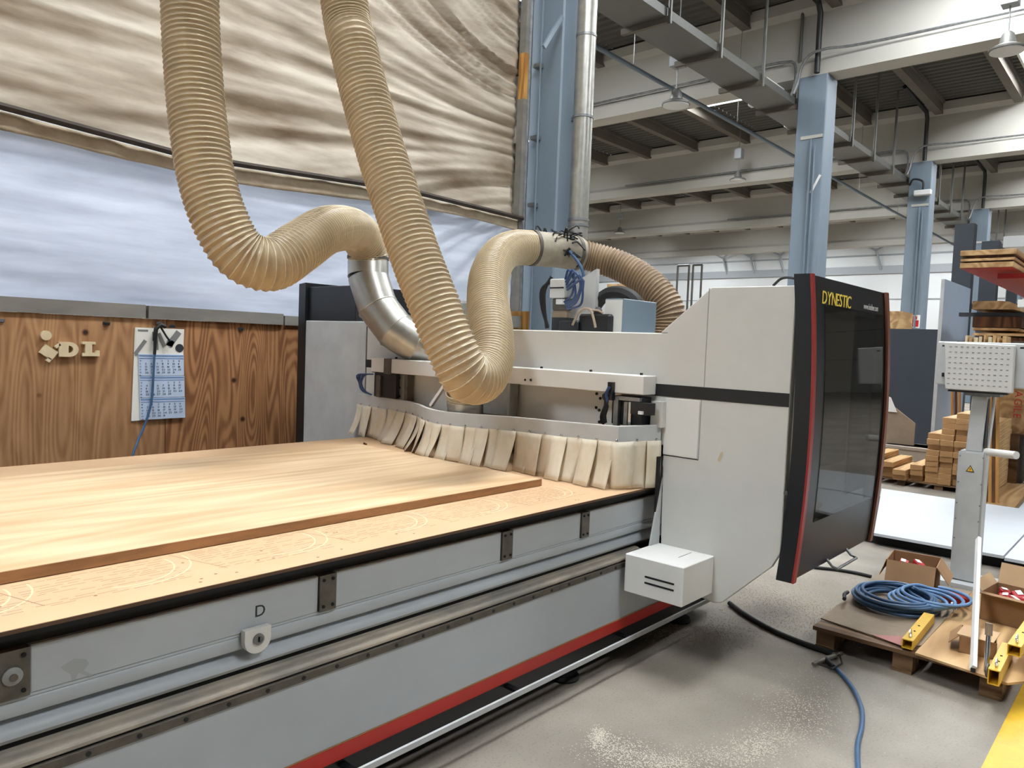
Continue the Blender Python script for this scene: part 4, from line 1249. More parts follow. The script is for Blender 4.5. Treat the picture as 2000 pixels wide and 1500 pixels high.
for k in range(9):
    o = at_d(random.uniform(1100, 1122), random.uniform(470, 505), 6.08)
    mb.tube(catmull([o, o+Vector((random.uniform(-.05, .09), random.uniform(-.1, .0), random.uniform(-.06, .06))), o+Vector((random.uniform(-.05, .12), random.uniform(-.1, .05), random.uniform(-.12, .0)))], 0.02), 0.008, 5)
build('wire_ties', mb, 'black_rubber', t, smooth=50)
build('hanging_cable', MB().tube(catmull([at_d(1112, 490, 6.05), at_d(1128, 510, 6.02), at_d(1138, 530, 6.0), at_d(1138, 555, 6.0), at_d(1125, 575, 6.0), at_d(1110, 585, 6.0)], 0.03), 0.012, 6), 'blue_hose', t, smooth=50)
R_ = D([(1126, 496, 6.29), (1160, 503, 6.3), (1205, 517, 6.25), (1250, 541, 6.15), (1287, 573, 6.05), (1308, 608, 6.0), (1308, 645, 6.0), (1296, 690, 6.0)])
hose('suction_hose', R_, 0.124, 'right dusty brown suction hose arching down behind the white gantry', 'hose_film_dusty', 'hose_wire_dusty')
# short stub between collar and hood port
hose('suction_hose', [cc+Vector((0, 0, .075)), cc+Vector((-.01, 0, .12)), cc+Vector((-.03, -.01, .17))], 0.125, 'short beige hose stub on the metal collar of the dust hood')

# ================================================================== floor in front: cables, hose, debris
def floor_line(name, pts, r, m_, label, cat, step=0.03):
    return build(name, MB().tube(catmull(pts, step), r, 10), m_, smooth=50, label=label, cat=cat)
floor_line('floor_cable', [at_z(1425, 1178, .016), at_z(1455, 1200, .016), at_z(1505, 1229, .016), at_z(1560, 1253, .016), at_z(1634, 1279, .016)], 0.016, 'black_rubber', 'thick black hose on the floor running out from under the gantry', 'hose')
floor_line('floor_cable', [at_z(1590, 1108, .013), at_z(1635, 1113, .013), at_z(1672, 1119, .013), at_z(1705, 1127, .013)], 0.013, 'black_rubber', 'black cable on the floor behind the cabin door', 'cable')
ah = thing('air_hose', 'blue air hose with black T-handle fitting lying on the floor', 'hose', at_z(1640, 1300, 0))
build('hose', MB().tube(catmull([at_z(1617, 1290, .014), at_z(1645, 1318, .012), at_z(1668, 1348, .012), at_z(1683, 1385, .012), at_z(1683, 1420, .012), at_z(1675, 1455, .012), at_z(1677, 1510, .012), at_z(1690, 1580, .012)], 0.02), 0.011, 10), 'blue_hose', ah, smooth=50)
build('fitting', MB().tube([at_z(1588, 1297, .02), at_z(1612, 1287, .022), at_z(1643, 1276, .022)], 0.013, 10, True, [0.01, 0.014, 0.012]), 'bracket_steel', ah, smooth=50)
build('stub', MB().tube([at_z(1612, 1287, .022), at_z(1628, 1303, .018)], 0.014, 10), 'black_rubber', ah, smooth=50)
build('lever', MB().tube([at_z(1598, 1297, .025), at_z(1625, 1306, .03), at_z(1645, 1296, .03), at_z(1640, 1280, .028)], 0.005, 6), 'black_rubber', ah)
build('collar', MB().cyl(at_z(1630, 1281, .022), at_z(1638, 1278, .022), 0.018, 12), 'chrome', ah, smooth=50)

def crumbs(name, m_, label, regions, count, smin, smax, z=0.0):
    mb = MB()
    for k in range(count):
        (px, py, sx, sy) = random.choice(regions)
        q = at_z(random.gauss(px, sx), random.gauss(py, sy), 0.0)
        if q.y > 2.08 and q.x < 3.4: continue
        s_ = random.uniform(smin, smax); a = random.uniform(0, 6.28)
        c_, d_ = math.cos(a)*s_, math.sin(a)*s_
        h = s_*0.5
        mb.add([(q.x+c_, q.y+d_, 0.001), (q.x-d_*.6, q.y+c_*.6, 0.001), (q.x-c_, q.y-d_, 0.001), (q.x+d_*.6, q.y-c_*.6, 0.001), (q.x, q.y, 0.001+h)], [(0, 1, 4), (1, 2, 4), (2, 3, 4), (3, 0, 4), (3, 2, 1, 0)])
    return build(name, mb, m_, label=label, cat='sawdust', kind='stuff')
random.seed(77)
crumbs('sawdust', 'sawdust', 'loose sawdust and chips scattered on the concrete under the gantry', [(1480, 1165, 70, 32), (1560, 1170, 70, 45), (1520, 1210, 70, 40), (1360, 1240, 50, 14), (1620, 1180, 40, 40)], 6000, 0.002, 0.006)
crumbs('sawdust', 'sawdust_white', 'pale fine sawdust streaks on the floor in front of the machine', [(1200, 1460, 30, 14), (1240, 1480, 40, 14), (1300, 1490, 40, 10), (1510, 1440, 40, 14), (1480, 1460, 30, 12), (1420, 1480, 50, 14), (1560, 1380, 40, 25), (1170, 1440, 10, 10), (1600, 1400, 60, 40)], 5200, 0.002, 0.0045)

# ================================================================== pallet with its load
PX0, PX1, PY0, PY1 = 4.40, 5.92, 0.50, 1.52
pal = thing('pallet', 'worn wooden pallet on the floor beside the yellow line', 'pallet', (5.1, 1.0, 0.0))
for y in (0.56, 0.97, 1.38):
    build('skid_board', MB().box(PX0+.02, PX1-.02, y, y+.10, 0.0, 0.02), 'pallet_wood', pal)
    for x in (PX0+.03, (PX0+PX1)/2-.07, PX1-.17):
        build('block', MB().box(x, x+.14, y, y+.10, 0.02, 0.10), 'pallet_wood', pal)
for i, x in enumerate((PX0+.02, PX0+.35, PX0+.69, PX0+1.03, PX0+1.36)):
    build('deck_board', MB().box(x, x+.13, PY0+.02, PY1-.02, 0.10, 0.122), 'pallet_wood', pal)
build('cover_sheet', MB().prism([(4.56, 1.505), (4.47, 1.03), (4.55, 0.96), (5.88, 0.96), (5.90, 1.54)], 'Z', 0.124, 0.132), 'hardboard', label='grey-brown hardboard sheet on the pallet under the blue hose coil', cat='sheet')
build('cover_sheet', MB().prism([(4.40, 0.955), (4.33, 0.53), (4.42, 0.47), (5.86, 0.50), (5.88, 0.955)], 'Z', 0.124, 0.136), 'board_tan', label='tan plywood sheet on the pallet under the cartons', cat='sheet')
build('cover_patch', MB().prism([(4.50, 1.20), (4.45, 1.02), (4.60, 0.985), (4.60, 1.08)], 'Z', 0.133, 0.135), mat('pink_stain', S(176, 122, 118), 0.8), label='small pinkish card scrap at the pallet edge', cat='card')
PT = 0.136
# blue hose coil
ch_ = thing('hose_coil', 'loosely coiled blue air hose lying on the hardboard sheet', 'hose', (5.15, 1.2, PT))
cA, cB = Vector((5.10, 1.33, 0)), Vector((5.22, 1.12, 0))
random.seed(13)
pts = []
for k in range(9*12):
    a = 2*math.pi*k/12
    lap = k//12
    rr = 0.225+0.05*N(lap*1.7, a*0.3, 2)
    ctr = cA.lerp(cB, 0.35+0.45*N(lap*2.3, 0.3, 5))
    pts.append(ctr+Vector((rr*1.05*math.cos(a), rr*0.95*math.sin(a), PT+0.013+0.011*lap*0.75+0.010*abs(N(k*0.4, 1.0)))))
build('loops', MB().tube(catmull(pts, 0.025), 0.0105, 8), 'blue_hose', ch_, smooth=50)
pts = []
for k in range(4*12):
    a = 2*math.pi*k/12+0.8
    lap = k//12
    ctr = cB+Vector((0.02*lap, -0.03*lap+.02, 0))
    pts.append(ctr+Vector((0.20*math.cos(a), (0.16+.01*lap)*math.sin(a), PT+0.045+0.014*lap)))
build('loops', MB().tube(catmull(pts, 0.025), 0.0105, 8), 'blue_light', ch_, smooth=50)
build('loose_end', MB().tube(catmull([(5.02, 1.50, PT+.05), (4.96, 1.50, PT+.05), (4.90, 1.48, PT+.045), (4.86, 1.47, PT+.05)], 0.02), 0.012, 8), 'black_rubber', ch_, smooth=50)
build('fitting', MB().cyl((5.30, 0.96, PT+.05), (5.22, 0.925, PT+.03), 0.014, 10), 'chrome', ch_)

def carton(name, label, cx, cy, sx, sy, z, h, rz, flaps, m_='cardboard', group='cartons on the pallet'):
    t = thing(name, label, 'box', (cx, cy, z), group=group)
    Rz = Matrix.Rotation(rz, 3, 'Z'); c = Vector((cx, cy, z)); w_ = 0.004
    def bx(name, x0, x1, y0, y1, z0, z1, mm):
        mb = MB().box(x0, x1, y0, y1, z0, z1); mb.v = [c+Rz @ p for p in mb.v]
        return build(name, mb, mm, t)
    bx('base', -sx/2, sx/2, -sy/2, sy/2, 0, w_, m_)
    bx('side', -sx/2, -sx/2+w_, -sy/2, sy/2, 0, h, m_); bx('side', sx/2-w_, sx/2, -sy/2, sy/2, 0, h, m_)
    bx('side', -sx/2, sx/2, -sy/2, -sy/2+w_, 0, h, m_); bx('side', -sx/2, sx/2, sy/2-w_, sy/2, 0, h, m_)
    for (sd, L, ang) in flaps:
        if sd in ('-x', '+x'):
            sg = -1 if sd == '-x' else 1
            a0, a1 = Vector((sg*sx/2, -sy/2*.97, h)), Vector((sg*sx/2, sy/2*.97, h))
            d = Vector((sg*math.cos(ang), 0, math.sin(ang)))*L
        else:
            sg = -1 if sd == '-y' else 1
            a0, a1 = Vector((-sx/2*.97, sg*sy/2, h)), Vector((sx/2*.97, sg*sy/2, h))
            d = Vector((0, sg*math.cos(ang), math.sin(ang)))*L
        gr = [[a0, a0+d], [a1, a1+d]]
        mb = MB().sheet(gr, 0.004); mb.v = [c+Rz @ p for p in mb.v]
        build('flap', mb, 'cardboard_light' if ang > 0.2 else m_, t)
    return t
carton('carton', 'open brown carton with drooping flaps, red packs inside, behind the hose coil', 5.69, 1.28, 0.32, 0.30, PT, 0.19, 0.12, [('-x', 0.15, -1.05), ('-y', 0.13, -0.95), ('+x', 0.12, -0.9), ('+y', 0.12, -1.25)])
carton('carton', 'open carton of red packs with a raised lid flap beside the pedestal', 5.42, 0.66, 0.30, 0.27, PT, 0.17, -0.12, [('-x', 0.06, 0.05), ('+x', 0.13, 1.2), ('+y', 0.07, 0.9), ('-y', 0.12, -0.2)])
sc_ = carton('carton', 'small flat brown carton lying near the white rod', 4.70, 0.72, 0.20, 0.17, PT, 0.09, 0.15, [('+y', 0.07, -0.8)])
build('lid', MB().box(4.60, 4.80, 0.635, 0.805, PT+.09, PT+.094), 'cardboard_light', sc_)
k = 0
for (x, y, z, a) in ((5.62, 1.33, .18, .2), (5.72, 1.26, .17, .6), (5.61, 1.22, .16, -.3), (5.36, .70, .165, .1), (5.44, .64, .17, .5), (5.38, .59, .16, -.4), (5.48, .72, .165, .3), (5.34, .645, .16, .9), (5.50, .58, .165, .2)):
    k += 1
    big = y > 1
    ordn = ('first', 'second', 'third', 'fourth', 'fifth', 'sixth', 'seventh', 'eighth', 'ninth')
    p = build('red_pack', MB().obox((x, y, PT+z-.045), (0.085, 0.055, 0.08), (0.2*math.sin(k), 0.25*math.cos(k*2), a)), 'red_part', label='red printed pack in the %s' % (('open carton behind the hose coil, at the back', 'open carton behind the hose coil, on the right', 'open carton behind the hose coil, at the front', 'carton beside the pedestal, at its left', 'carton beside the pedestal, in the middle', 'carton beside the pedestal, at front right', 'carton beside the pedestal, at back left', 'carton beside the pedestal, at front left', 'carton beside the pedestal, at back right')[k-1]), cat='pack', group='red packs in the cartons', bevel=0.004)
    build('printed_label', MB().obox((x, y, PT+z+.0005), (0.05, 0.03, 0.002), (0.2*math.sin(k), 0.25*math.cos(k*2), a)), 'white_plain', p)
build('red_crate', MB().obox((5.52, 0.985, PT+.03), (0.16, 0.12, 0.055), (0, 0, .5)), 'red_coat', label='low red speckled box between the two open cartons', cat='box', bevel=0.006)

# yellow steel brackets
def square_tube(mb, a, b, w_, h, th):
    a, b = Vector(a), Vector(b); d = (b-a).normalized(); s_ = d.cross(Vector((0, 0, 1))).normalized(); u_ = s_.cross(d)
    def ring(p, ww, hh): return [p-s_*ww/2-u_*hh/2, p+s_*ww/2-u_*hh/2, p+s_*ww/2+u_*hh/2, p-s_*ww/2+u_*hh/2]
    vs_ = ring(a, w_, h)+ring(b, w_, h)+ring(a, w_-th, h-th)+ring(b, w_-th, h-th)
    fs_ = []
    for k in range(4):
        j = (k+1) % 4
        fs_ += [(k, j, 4+j, 4+k), (8+k, 12+k, 12+j, 8+j), (k, 8+k, 8+j, j), (4+k, 4+j, 12+j, 12+k)]
    mb.add(vs_, fs_)
    return mb
def yb(label, a, b, w_=0.055, h=0.05):
    a, b = Vector(a), Vector(b)
    t = thing('steel_bracket', label, 'bracket', (a.x, a.y, a.z-h/2), group='yellow steel brackets on the pallet')
    build('square_tube', square_tube(MB(), a, b, w_, h, 0.010), 'yellow_paint', t)
    d = (b-a).normalized()
    p = a+d*0.06
    mb = MB().tube([p+Vector((0, 0, h/2+.018))+Vector((0.022*math.cos(q), 0.012*math.sin(q)*0, 0.022*math.sin(q))) for q in [i*math.pi/6 for i in range(13)]], 0.004, 6)
    build('ring_pin', mb, 'chrome', t, smooth=50)
    for f_ in (0.3, 0.5):
        p = a+d*((b-a).length*f_)+Vector((0, 0, h/2))
        build('bolt_hole', MB().cyl(p, p+Vector((0, 0, .003)), 0.006, 8), 'black_matte', t)
    return t
yb('yellow steel tube bracket at the middle of the pallet edge', (4.42, 1.0, PT+.026), (4.98, 1.02, PT+.026))
yb('yellow open-ended steel tube overhanging the pallet corner', (4.24, 0.575, PT+.04), (4.70, 0.585, PT+.04), 0.05, 0.075)
yb('long yellow steel tube along the right side of the pallet', (4.52, 0.535, PT+.105), (5.35, 0.52, PT+.105), 0.06, 0.055)
t = thing('clamp_screw', 'chrome clamp screw with wooden handle standing by the white rod', 'clamp', (4.42, 0.64, PT))
build('rod', MB().cyl((4.40, 0.63, PT), (4.46, 0.64, PT+.17), 0.012, 12), 'chrome', t, smooth=50)
build('handle', MB().cyl((4.46, 0.64, PT+.17), (4.47, 0.642, PT+.23), 0.017, 12), 'hardboard', t, smooth=50)
build('ring', MB().tube([Vector((4.335+0.03*math.cos(q), 0.615, PT+.034+0.03*math.sin(q))) for q in [i*math.pi/8 for i in range(17)]], 0.006, 6), 'bracket_steel', t, smooth=50)
# white rod leaning on the pedestal
rt = at_x(1911, 1052, 6.4); rb = at_z(1901, 1305, PT+.02)
t = thing('measuring_rod', 'long white square rod leaning from the pallet against the pedestal', 'rod', rb)
build('rod', MB().beam(rb, at_d(1911, 1052, 4.7), 0.032, 0.02, up=(1, 0, 0.3)), 'white_plain', t)
build('rod_tip', MB().beam(rb-Vector((0, 0, .02)), rb, 0.02, 0.016, up=(1, 0, 0.3)), 'black_rubber', t)

# ================================================================== control pedestal
ped = thing('control_pedestal', 'grey control pedestal with perforated panel and warning triangle', 'control panel', (6.6, 1.12, 0))
PXF = 6.5
build('lower_column', MB().box(PXF, PXF+.17, 1.035, 1.215, 0.03, 1.02), 'machine_grey', ped, bevel=0.012, seg=2)
build('foot_plate', MB().box(PXF-.1, PXF+.3, 0.93, 1.32, 0.0, 0.03), 'machine_grey', ped)
build('upper_column', MB().prism([(1.067, 1.02), (1.172, 1.02), (1.155, 1.44), (1.05, 1.44)], 'X', PXF+.02, PXF+.12), 'machine_grey', ped, bevel=0.006)
build('side_rod', MB().cyl((PXF+.12, 1.045, 1.02), (PXF+.12, 1.022, 1.46), 0.012, 8), 'white_plain', ped)
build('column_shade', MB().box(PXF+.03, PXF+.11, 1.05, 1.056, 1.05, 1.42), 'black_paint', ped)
build('hinge_plate', MB().box(PXF-.03, PXF+.15, 0.97, 1.2, 1.44, 1.462), 'dull_zinc', ped)
build('side_arm', MB().cyl((PXF+.05, 1.04, 1.025), (PXF-.12, 0.83, 1.04), 0.028, 14), 'machine_white_bright', ped, smooth=50)
bk = build('cabinet', MB().box(PXF+.0, PXF+.06, 0.70, 1.405, 1.51, 1.84), 'machine_grey', ped, bevel=0.008)
for y in (1.36, 0.86):
    build('mounting_hole', MB().box(PXF-.002, PXF+.001, y-.012, y+.012, 1.80, 1.812), 'black_matte', bk)
fp = build('perforated_cover', MB().add([(PXF-.07, 1.345, 1.835), (PXF-.07, 0.895, 1.822), (PXF-.07, 0.89, 1.475), (PXF-.07, 1.318, 1.478), (PXF, 1.345, 1.835), (PXF, 0.895, 1.822), (PXF, 0.89, 1.475), (PXF, 1.318, 1.478)],
     [(3, 2, 1, 0), (4, 5, 6, 7), (0, 1, 5, 4), (1, 2, 6, 5), (2, 3, 7, 6), (3, 0, 4, 7)]), 'machine_white', ped, bevel=0.006)
mb = MB()
for i in range(11):
    for j in range(8):
        y = 1.30-0.037*i; z = 1.80-0.040*j
        mb.box(PXF-.072, PXF-.0695, y-.008, y+.008, z-.0035, z+.0035)
build('vent_slots', mb, 'plate_grey', fp, kind='stuff')
build('underside_strip', MB().box(PXF-.065, PXF, 0.92, 1.30, 1.462, 1.476), 'black_matte', fp)
build('latch', MB().box(PXF-.012, PXF, 1.345, 1.36, 1.57, 1.60), 'black_matte', bk)
for z in (0.98, 0.78, 0.62, 0.5, 0.35):
    for y in (1.05, 1.2):
        build('screw', MB().lathe([(0.006, 0), (0.006, -.003)], (PXF, y, z), 8, 'X'), 'dull_zinc', ped)
c = Vector((PXF-.001, 1.128, 0.885))
tri = build('warning_triangle', MB().prism([(c.y-.028, c.z-.02), (c.y+.028, c.z-.02), (c.y, c.z+.032)], 'X', PXF-.002, PXF), 'black_matte', ped)
build('warning_face', MB().prism([(c.y-.020, c.z-.015), (c.y+.020, c.z-.015), (c.y, c.z+.023)], 'X', PXF-.003, PXF-.002), 'sign_yellow', tri)
build('warning_bolt', MB().prism([(c.y-.003, c.z-.011), (c.y+.004, c.z+.002), (c.y+.001, c.z+.002), (c.y+.003, c.z+.013), (c.y-.005, c.z-.001), (c.y-.001, c.z-.001)], 'X', PXF-.004, PXF-.003), 'black_matte', tri)

# ================================================================== white sheets on the floor
build('bearer', MB().box(7.32, 9.7, -1.2, 2.5, 0.0, 0.09), 'black_matte', label='dark bearer frame under the white sheets on the floor', cat='bearer')
build('laminate_sheet', MB().prism([(7.22, 1.965), (9.75, 2.60), (9.78, 0.98), (7.26, 0.98)], 'Z', 0.09, 0.115), 'white_sheet', label='large white panel lying flat behind the pedestal and cabin door', cat='panel')
build('laminate_sheet', MB().prism([(7.20, 0.965), (8.35, 0.965), (8.35, -1.3), (7.2, -1.3)], 'Z', 0.09, 0.115), 'white_sheet', label='white panel lying flat, front one right of the pedestal', cat='panel')
build('laminate_sheet', MB().prism([(8.40, 0.965), (9.8, 0.965), (9.8, -1.3), (8.40, -1.3)], 'Z', 0.09, 0.117), 'white_sheet', label='white panel lying flat, rear one right of the pedestal', cat='panel')

# ================================================================== lumber stack
SX = 10.95
lp = thing('lumber_pallet', 'wooden bearer pallet under the stepped timber stack', 'pallet', (11.6, 2.3, 0))
for y in (1.74, 2.2, 2.65, 3.0):
    build('bearer', MB().box(SX+.05, SX+1.2, y, y+.1, 0.0, 0.06), 'pallet_wood', lp)
for x in (SX+.02, SX+.55, SX+1.1):
    build('deck_board', MB().box(x, x+.14, 1.72, 3.12, 0.06, 0.08), 'pallet_wood', lp)
yl = [at_x(p, 900, SX).y for p in (1740, 1763, 1790, 1817, 1840, 1860, 1880, 1900, 1925)]
ordn = ['lowest', 'second', 'third', 'fourth', 'fifth', 'sixth', 'seventh', 'eighth', 'ninth', 'tenth', 'eleventh', 'twelfth', 'thirteenth', 'topmost']
PW, PH = 0.150, 0.072
ytop = [(2.33, 9), (2.18, 10), (2.025, 11), (1.87, 11), (1.715, 10)]
nlow = 0
random.seed(31)
cols = [(1.715+0.157*i) for i in range(5)]
hts = [12, 13, 13, 12, 9]
tall = {}
proto = None
seq = ['rightmost', 'fourth', 'middle', 'second', 'leftmost']
def plank(x, y, z, L, label, group, rz=0.0, pw=PW, ph=PH):
    global proto
    if proto is None:
        mb = MB().box(-L/2, L/2, -pw/2, pw/2, 0, ph)
        proto = build('lumber_plank', mb, 'lumber', base=(0, 0, 0), bevel=0.004, label=label, cat='plank', group=group)
        build('sawn_end', MB().box(-L/2-.002, -L/2+.001, -pw/2+.004, pw/2-.004, .004, ph-.004), 'lumber_end', proto)
        o = proto
    else:
        o = proto.copy(); COL.objects.link(o)
        for ch in proto.children:
            c_ = ch.copy(); COL.objects.link(c_); c_.parent = o
        o['label'] = label; o['group'] = group
    o.location = (x, y, z); o.rotation_euler = (0, 0, rz)
    return o
for ci, y in enumerate(cols):
    for r_ in range(hts[ci]):
        plank(SX+0.55+random.uniform(-.05, .05), y+random.uniform(-.003, .003), 0.081+r_*(PH+0.0005), 1.0, 'short timber plank in the %s column of the tall stack, %s layer' % (seq[ci], ordn[r_] if r_ < hts[ci]-1 else 'topmost'), 'timber planks of the stepped stack')
for ci, y in enumerate((2.52, 2.69, 2.87, 3.05)):
    for r_ in range((3, 2, 3, 4)[ci]):
        plank(SX+0.5+random.uniform(-.06, .1)-0.1*(ci % 2), y, 0.081+r_*(PH+.0005), 1.0, 'short timber plank in the low %s pile left of the tall stack, %s layer' % (('first', 'second', 'third', 'fourth')[ci], ordn[r_]), 'timber planks of the low piles', rz=random.uniform(-.01, .01))

# ================================================================== behind: dark panel, white board, rack, cartons
BXP = 15.0
a, b = at_x(1738, 642, BXP), at_x(1846, 650, BXP)
build('slate_board', MB().box(BXP, BXP+.05, b.y, a.y+.6, 0.0, a.z), mat('slate_panel', S(46, 52, 60), 0.55, var=0.1, scale=2), label='large slate-dark panel standing upright behind the timber stack', cat='panel')
WXP = 13.2
a, b = at_x(1846, 545, WXP), at_x(1850, 900, WXP)
r_ = at_y(1911, 580, at_x(1850, 545, WXP).y-0.02)
wb = thing('white_board', 'tall bluish white board standing upright beside the rack', 'board', (WXP, a.y, 0))
build('board', MB().add([(WXP, a.y, 0), (WXP, a.y+.05, 0), (WXP, a.y+.05, a.z), (WXP, a.y, a.z), (WXP+1.9, a.y, 0), (WXP+1.9, a.y+.05, 0), (WXP+1.9, a.y+.05, a.z), (WXP+1.9, a.y, a.z)],
      [(0, 1, 2, 3), (7, 6, 5, 4), (0, 4, 5, 1), (1, 5, 6, 2), (2, 6, 7, 3), (3, 7, 4, 0)]), 'blue_white', wb)
build('edge_band', MB().box(WXP-.01, WXP+.001, a.y, a.y+.05, 0, a.z), 'machine_grey', wb)

# cantilever rack with boards
rk = thing('cantilever_rack', 'dark steel cantilever rack loaded with boards', 'rack', (14.5, 1.7, 0))
ca = at_x(1868, 490, 15.2)
for (x, y) in ((15.2, ca.y), (17.6, ca.y)):
    build('upright', MB().box(x, x+.25, y-.25, y+.05, 0, 4.1), 'slate_panel', rk)
    for z in (1.55, 2.05, 2.70):
        build('arm', MB().box(x+.05, x+.2, y-2.4, y-.2, z-.09, z), 'slate_panel', rk)
for i in range(12):
    build('rear_slat', MB().box(18.0+.01*i, 18.06+.01*i, ca.y-0.35*i-0.2, ca.y-0.35*i-.02, 1.9, 3.3), 'slate_panel', rk)
def rack_board(px0, py0, px1, py1, x, L, m_, label, group=None, under=None, bow=0.0):
    a, b = at_x(px0, py0, x), at_x(px1, py1, x)
    y0, y1 = min(a.y, b.y), max(a.y, b.y); z1, z0 = a.z, at_x(px0, py1, x).z
    o = build('rack_board', MB().box(x, x+L, y0, y1, z0, z1), m_, label=label, cat='board', group=group, bevel=0.003)
    if under:
        build('underside', MB().box(x+.01, x+L-.01, y0+.01, y1-.01, z0-.004, z0), under, o)
    return o
rack_board(1876, 490, 1985, 500, 10.0, 3.6, 'board_tan', 'topmost thick board of the upper rack stack', 'boards in the upper rack bay')
rack_board(1876, 506, 1982, 511, 10.0, 3.6, 'board_tan', 'middle thin board of the upper rack stack', 'boards in the upper rack bay')
rack_board(1875, 514, 1979, 524, 10.0, 4.8, 'board_tan', 'bottom board of the upper rack stack with red underside', 'boards in the upper rack bay', 'red_coat')
for i, (p0, p1) in enumerate((((1880, 500.5), (1980, 505)), ((1880, 511.5), (1978, 513.5)))):
    rack_board(p0[0], p0[1], p1[0], p1[1], 10.03, 3.4, 'dark_wood', 'dark spacer layer %s in the upper rack stack' % ('above the thin board' if i == 0 else 'below the thin board'), 'boards in the upper rack bay')
# long support arms for those boards (they rest on two rack arms of a second bay)
for x in (10.5, 12.9):
    zz_ = at_x(1875, 526, 10.0).z-0.012
    yy = at_x(1876, 500, 10.0).y
    build('front_arm', MB().box(x, x+.1, yy-1.3, yy-0.3, zz_-.06, zz_), 'red_coat', rk)
for x in (10.5, 12.9):
    yy = at_x(1985, 500, 10.0).y
    build('front_upright', MB().box(x, x+.2, yy-0.95, yy-0.72, 0, 3.4), 'slate_panel', rk)
# lower boards
def live_edge(px0, py0, px1, py1, x, L, label):
    a, b = at_x(px0, py0, x), at_x(px1, py1, x)
    y0, y1 = min(a.y, b.y), max(a.y, b.y); z0, z1 = min(a.z, b.z), max(a.z, b.z)
    pr = [(y1, z0), (y1, z1), (y0+.2, z1)]+[(y0+.2-.2*math.sin(q), z1-(z1-z0)*1.3*(1-math.cos(q))) for q in (.4, .8, 1.2, 1.5)]+[(y0+.08, z0)]
    t = thing('live_edge_slab', label, 'board', (x, (y0+y1)/2, z0))
    build('slab', MB().prism(pr, 'X', x, x+L), 'board_tan', t)
    return t
live_edge(1900, 588, 1994, 604, 10.6, 3.0, 'thick pale slab with a rounded live edge in the middle rack bay')
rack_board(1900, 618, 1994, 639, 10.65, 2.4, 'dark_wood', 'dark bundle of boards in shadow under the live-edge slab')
rack_board(1900, 640, 1990, 645, 10.6, 2.8, 'board_tan', 'thin pale board in the lower rack bay, upper one')
rack_board(1900, 650, 2010, 655, 10.5, 2.8, 'board_tan', 'thin pale board in the lower rack bay, lower one')
rack_board(1905, 657.5, 2010, 664, 10.55, 2.4, 'dark_wood', 'dark board beneath the thin pale boards in the rack')
rack_board(1988, 585, 2010, 600, 9.9, 0.5, 'white_plain', 'white wrapped bundle at the frame edge beside the live-edge slab')
rack_board(1960, 462, 2010, 483, 20, 2, 'hall_white', 'white box unit far behind the upper rack stack')
for x in (10.7, 13.0):
    for py in (606, 664):
        zz_ = at_x(1950, py, 10.6).z
        build('front_arm', MB().box(x, x+.1, 0.75, 2.1, zz_-.07, zz_-.022), 'slate_panel', rk)
random.seed(9)
for k in range(9):
    px = 1885+9*k+random.uniform(-2, 2)
    a = at_x(px, 666, 9.6); b = at_x(px+random.uniform(4, 8), 657+random.uniform(-3, 4), 9.6)
    build('offcut', MB().box(9.6, 9.9, min(a.y, b.y), max(a.y, b.y), 1.721, max(a.z, b.z)), random.choice(['board_tan', 'lumber', 'letter_wood']), label='small wooden offcut on the shelf above the pedestal, number %s from the left' % ordn[k].replace('lowest', 'first').replace('topmost', 'last'), cat='offcut', group='offcuts above the pedestal')
build('shelf', MB().box(9.5, 10.0, 0.9, 2.0, 1.69, 1.72), 'dark_wood', rk)
build('shelf_arm', MB().box(9.9, 10.6, 0.95, 1.05, 1.63, 1.69), 'slate_panel', rk)
# leaning slats
for k in range(7):
    px = (1862, 1869, 1876, 1929, 1937, 1944, 1951)[k]
    bt = at_x(px+3*(k > 2), 905, 10.3 if k > 2 else 12.4); tp = at_x(px-2, 762, 10.55 if k > 2 else 12.6)
    bt.z = max(bt.z, 0.0) if k < 3 else 0.0
    bt.z = 0.0
    build('leaning_slat', MB().beam(bt, tp, 0.034, 0.03, up=(1, 0, 0)), 'dark_wood' if k % 2 else 'batten_orange', label='brown slat leaning upright %s of the pedestal column, %s' % (('left', 'leftmost'), ('left', 'middle one'), ('left', 'nearest the white board edge'), ('right', 'leftmost'), ('right', 'second from left'), ('right', 'third from left'), ('right', 'rightmost'))[k], cat='slat', group='slats leaning around the pedestal')
# crate with lettering
CX = 12.2
a, b = at_x(1950, 765, CX), at_x(2040, 852, CX)
ct = thing('fragile_crate', 'pale plywood crate with red vertical lettering at the frame edge', 'crate', (CX+.4, (a.y+b.y)/2, b.z))
build('body', MB().box(CX, CX+.8, b.y, a.y, b.z, a.z+.15), 'board_tan', ct, bevel=0.005)
mb = MB()
o = at_x(1979, 812, CX)
mb.text('FRAGILE', (CX-.001, o.y, o.z+0.50), (0, 0, -1), (0, -1, 0), 0.13, 0.002, track=1.8)
build('lettering', mb, 'sign_red', ct)
cp = thing('crate_pallet', 'pallet carrying the plywood crate', 'pallet', (CX+.4, (a.y+b.y)/2, 0))
for y in (a.y-.12, (a.y+b.y)/2, b.y):
    build('block', MB().box(CX, CX+.8, y, y+.1, 0, max(0.06, b.z-.02)), 'pallet_wood', cp)
build('deck', MB().box(CX-.05, CX+.85, b.y-.05, a.y+.05, max(.06, b.z-.02), b.z), 'pallet_wood', cp)
build('floor_board', MB().prism([(10.3, 1.62), (12.3, 1.75), (12.3, 1.4), (10.2, 1.3)], 'Z', 0.0, 0.05), 'board_tan', label='pale board lying on the floor right of the timber stack', cat='board')
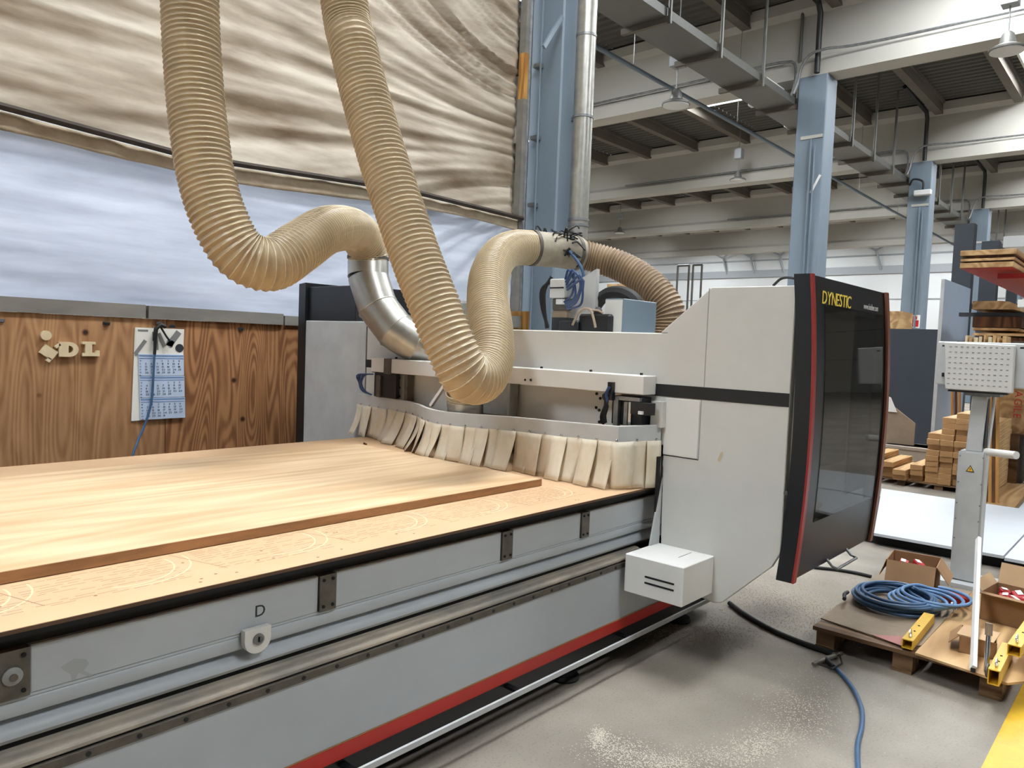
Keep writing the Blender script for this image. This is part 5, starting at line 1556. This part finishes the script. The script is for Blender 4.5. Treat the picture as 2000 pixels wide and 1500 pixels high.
build('floor_board', MB().prism([(9.95, 1.25), (12.0, 1.32), (12.0, 0.2), (9.95, 0.2)], 'Z', 0.0, 0.06), 'white_sheet', label='white coated board on the floor behind the side arm', cat='board')

# bag and bin behind the cabin
BG = 12.4
t = thing('waste_bin', 'beige plastic bin standing behind the cabin door', 'bin', (BG, 3.0, 0))
a, b = at_x(1738, 868, BG), at_x(1800, 920, BG)
yc = (a.y+b.y)/2; w_ = (a.y-b.y)/2+.1
build('body', MB().add([(BG, yc-w_*.85, 0), (BG, yc+w_*.85, 0), (BG+.5, yc+w_*.85, 0), (BG+.5, yc-w_*.85, 0), (BG, yc-w_, a.z), (BG, yc+w_, a.z), (BG+.5, yc+w_, a.z), (BG+.5, yc-w_, a.z)],
      [(0, 1, 2, 3), (7, 6, 5, 4), (0, 4, 5, 1), (1, 5, 6, 2), (2, 6, 7, 3), (3, 7, 4, 0)]), 'grey_bag', t, bevel=0.02)
build('rim', MB().box(BG-.02, BG+.52, yc-w_-.02, yc+w_+.02, a.z-.06, a.z), 'grey_bag', t, bevel=0.01)
c = at_x(1748, 830, BG+.2)
build('waste_board', MB().prism([(c.y-.28, a.z), (c.y+.22, a.z), (c.y+.22, c.z+.42), (c.y-.05, c.z+.22), (c.y-.28, c.z+.05)], 'X', BG+.2, BG+.23), 'hardboard', label='slanted brown offcut panel sticking out of the bin', cat='panel')
build('waste_card', MB().prism([(c.y-.02, c.z+.2), (c.y+.25, c.z+.2), (c.y+.25, c.z+.48), (c.y+.08, c.z+.42)], 'X', BG+.17, BG+.19), 'white_plain', label='white card scrap on top of the bin', cat='card')

# tan boards far behind the bridge and items on the left of column two
a, b = at_x(1186, 555, 13.0), at_x(1298, 648, 13.0)
build('chipboard_sheet', MB().box(13.0, 13.1, b.y, a.y, 0.0, a.z), 'board_tan', label='large tan chipboard panel standing far behind the bridge', cat='panel')
a, b = at_x(1252, 632, 11.5), at_x(1300, 650, 11.5)
build('far_bench', MB().box(11.5, 12.3, b.y, a.y, 0.0, a.z), 'dark_wood', label='brown bench behind the white control box', cat='bench')
c = at_x(1262, 633, 11.6)
build('white_carton', MB().box(11.55, 11.75, c.y-.1, c.y+.1, at_x(1252, 632, 11.5).z, at_x(1252, 632, 11.5).z+.13), 'white_plain', label='small white carton on the far brown bench', cat='box')
a, b = at_x(1736, 616, 22), at_x(1760, 632, 20)
build('far_shelf_load', MB().box(20, 21, b.y, a.y+1, 0, a.z), 'board_tan', label='tan bundle seen between the cabin door and the third column', cat='bundle')
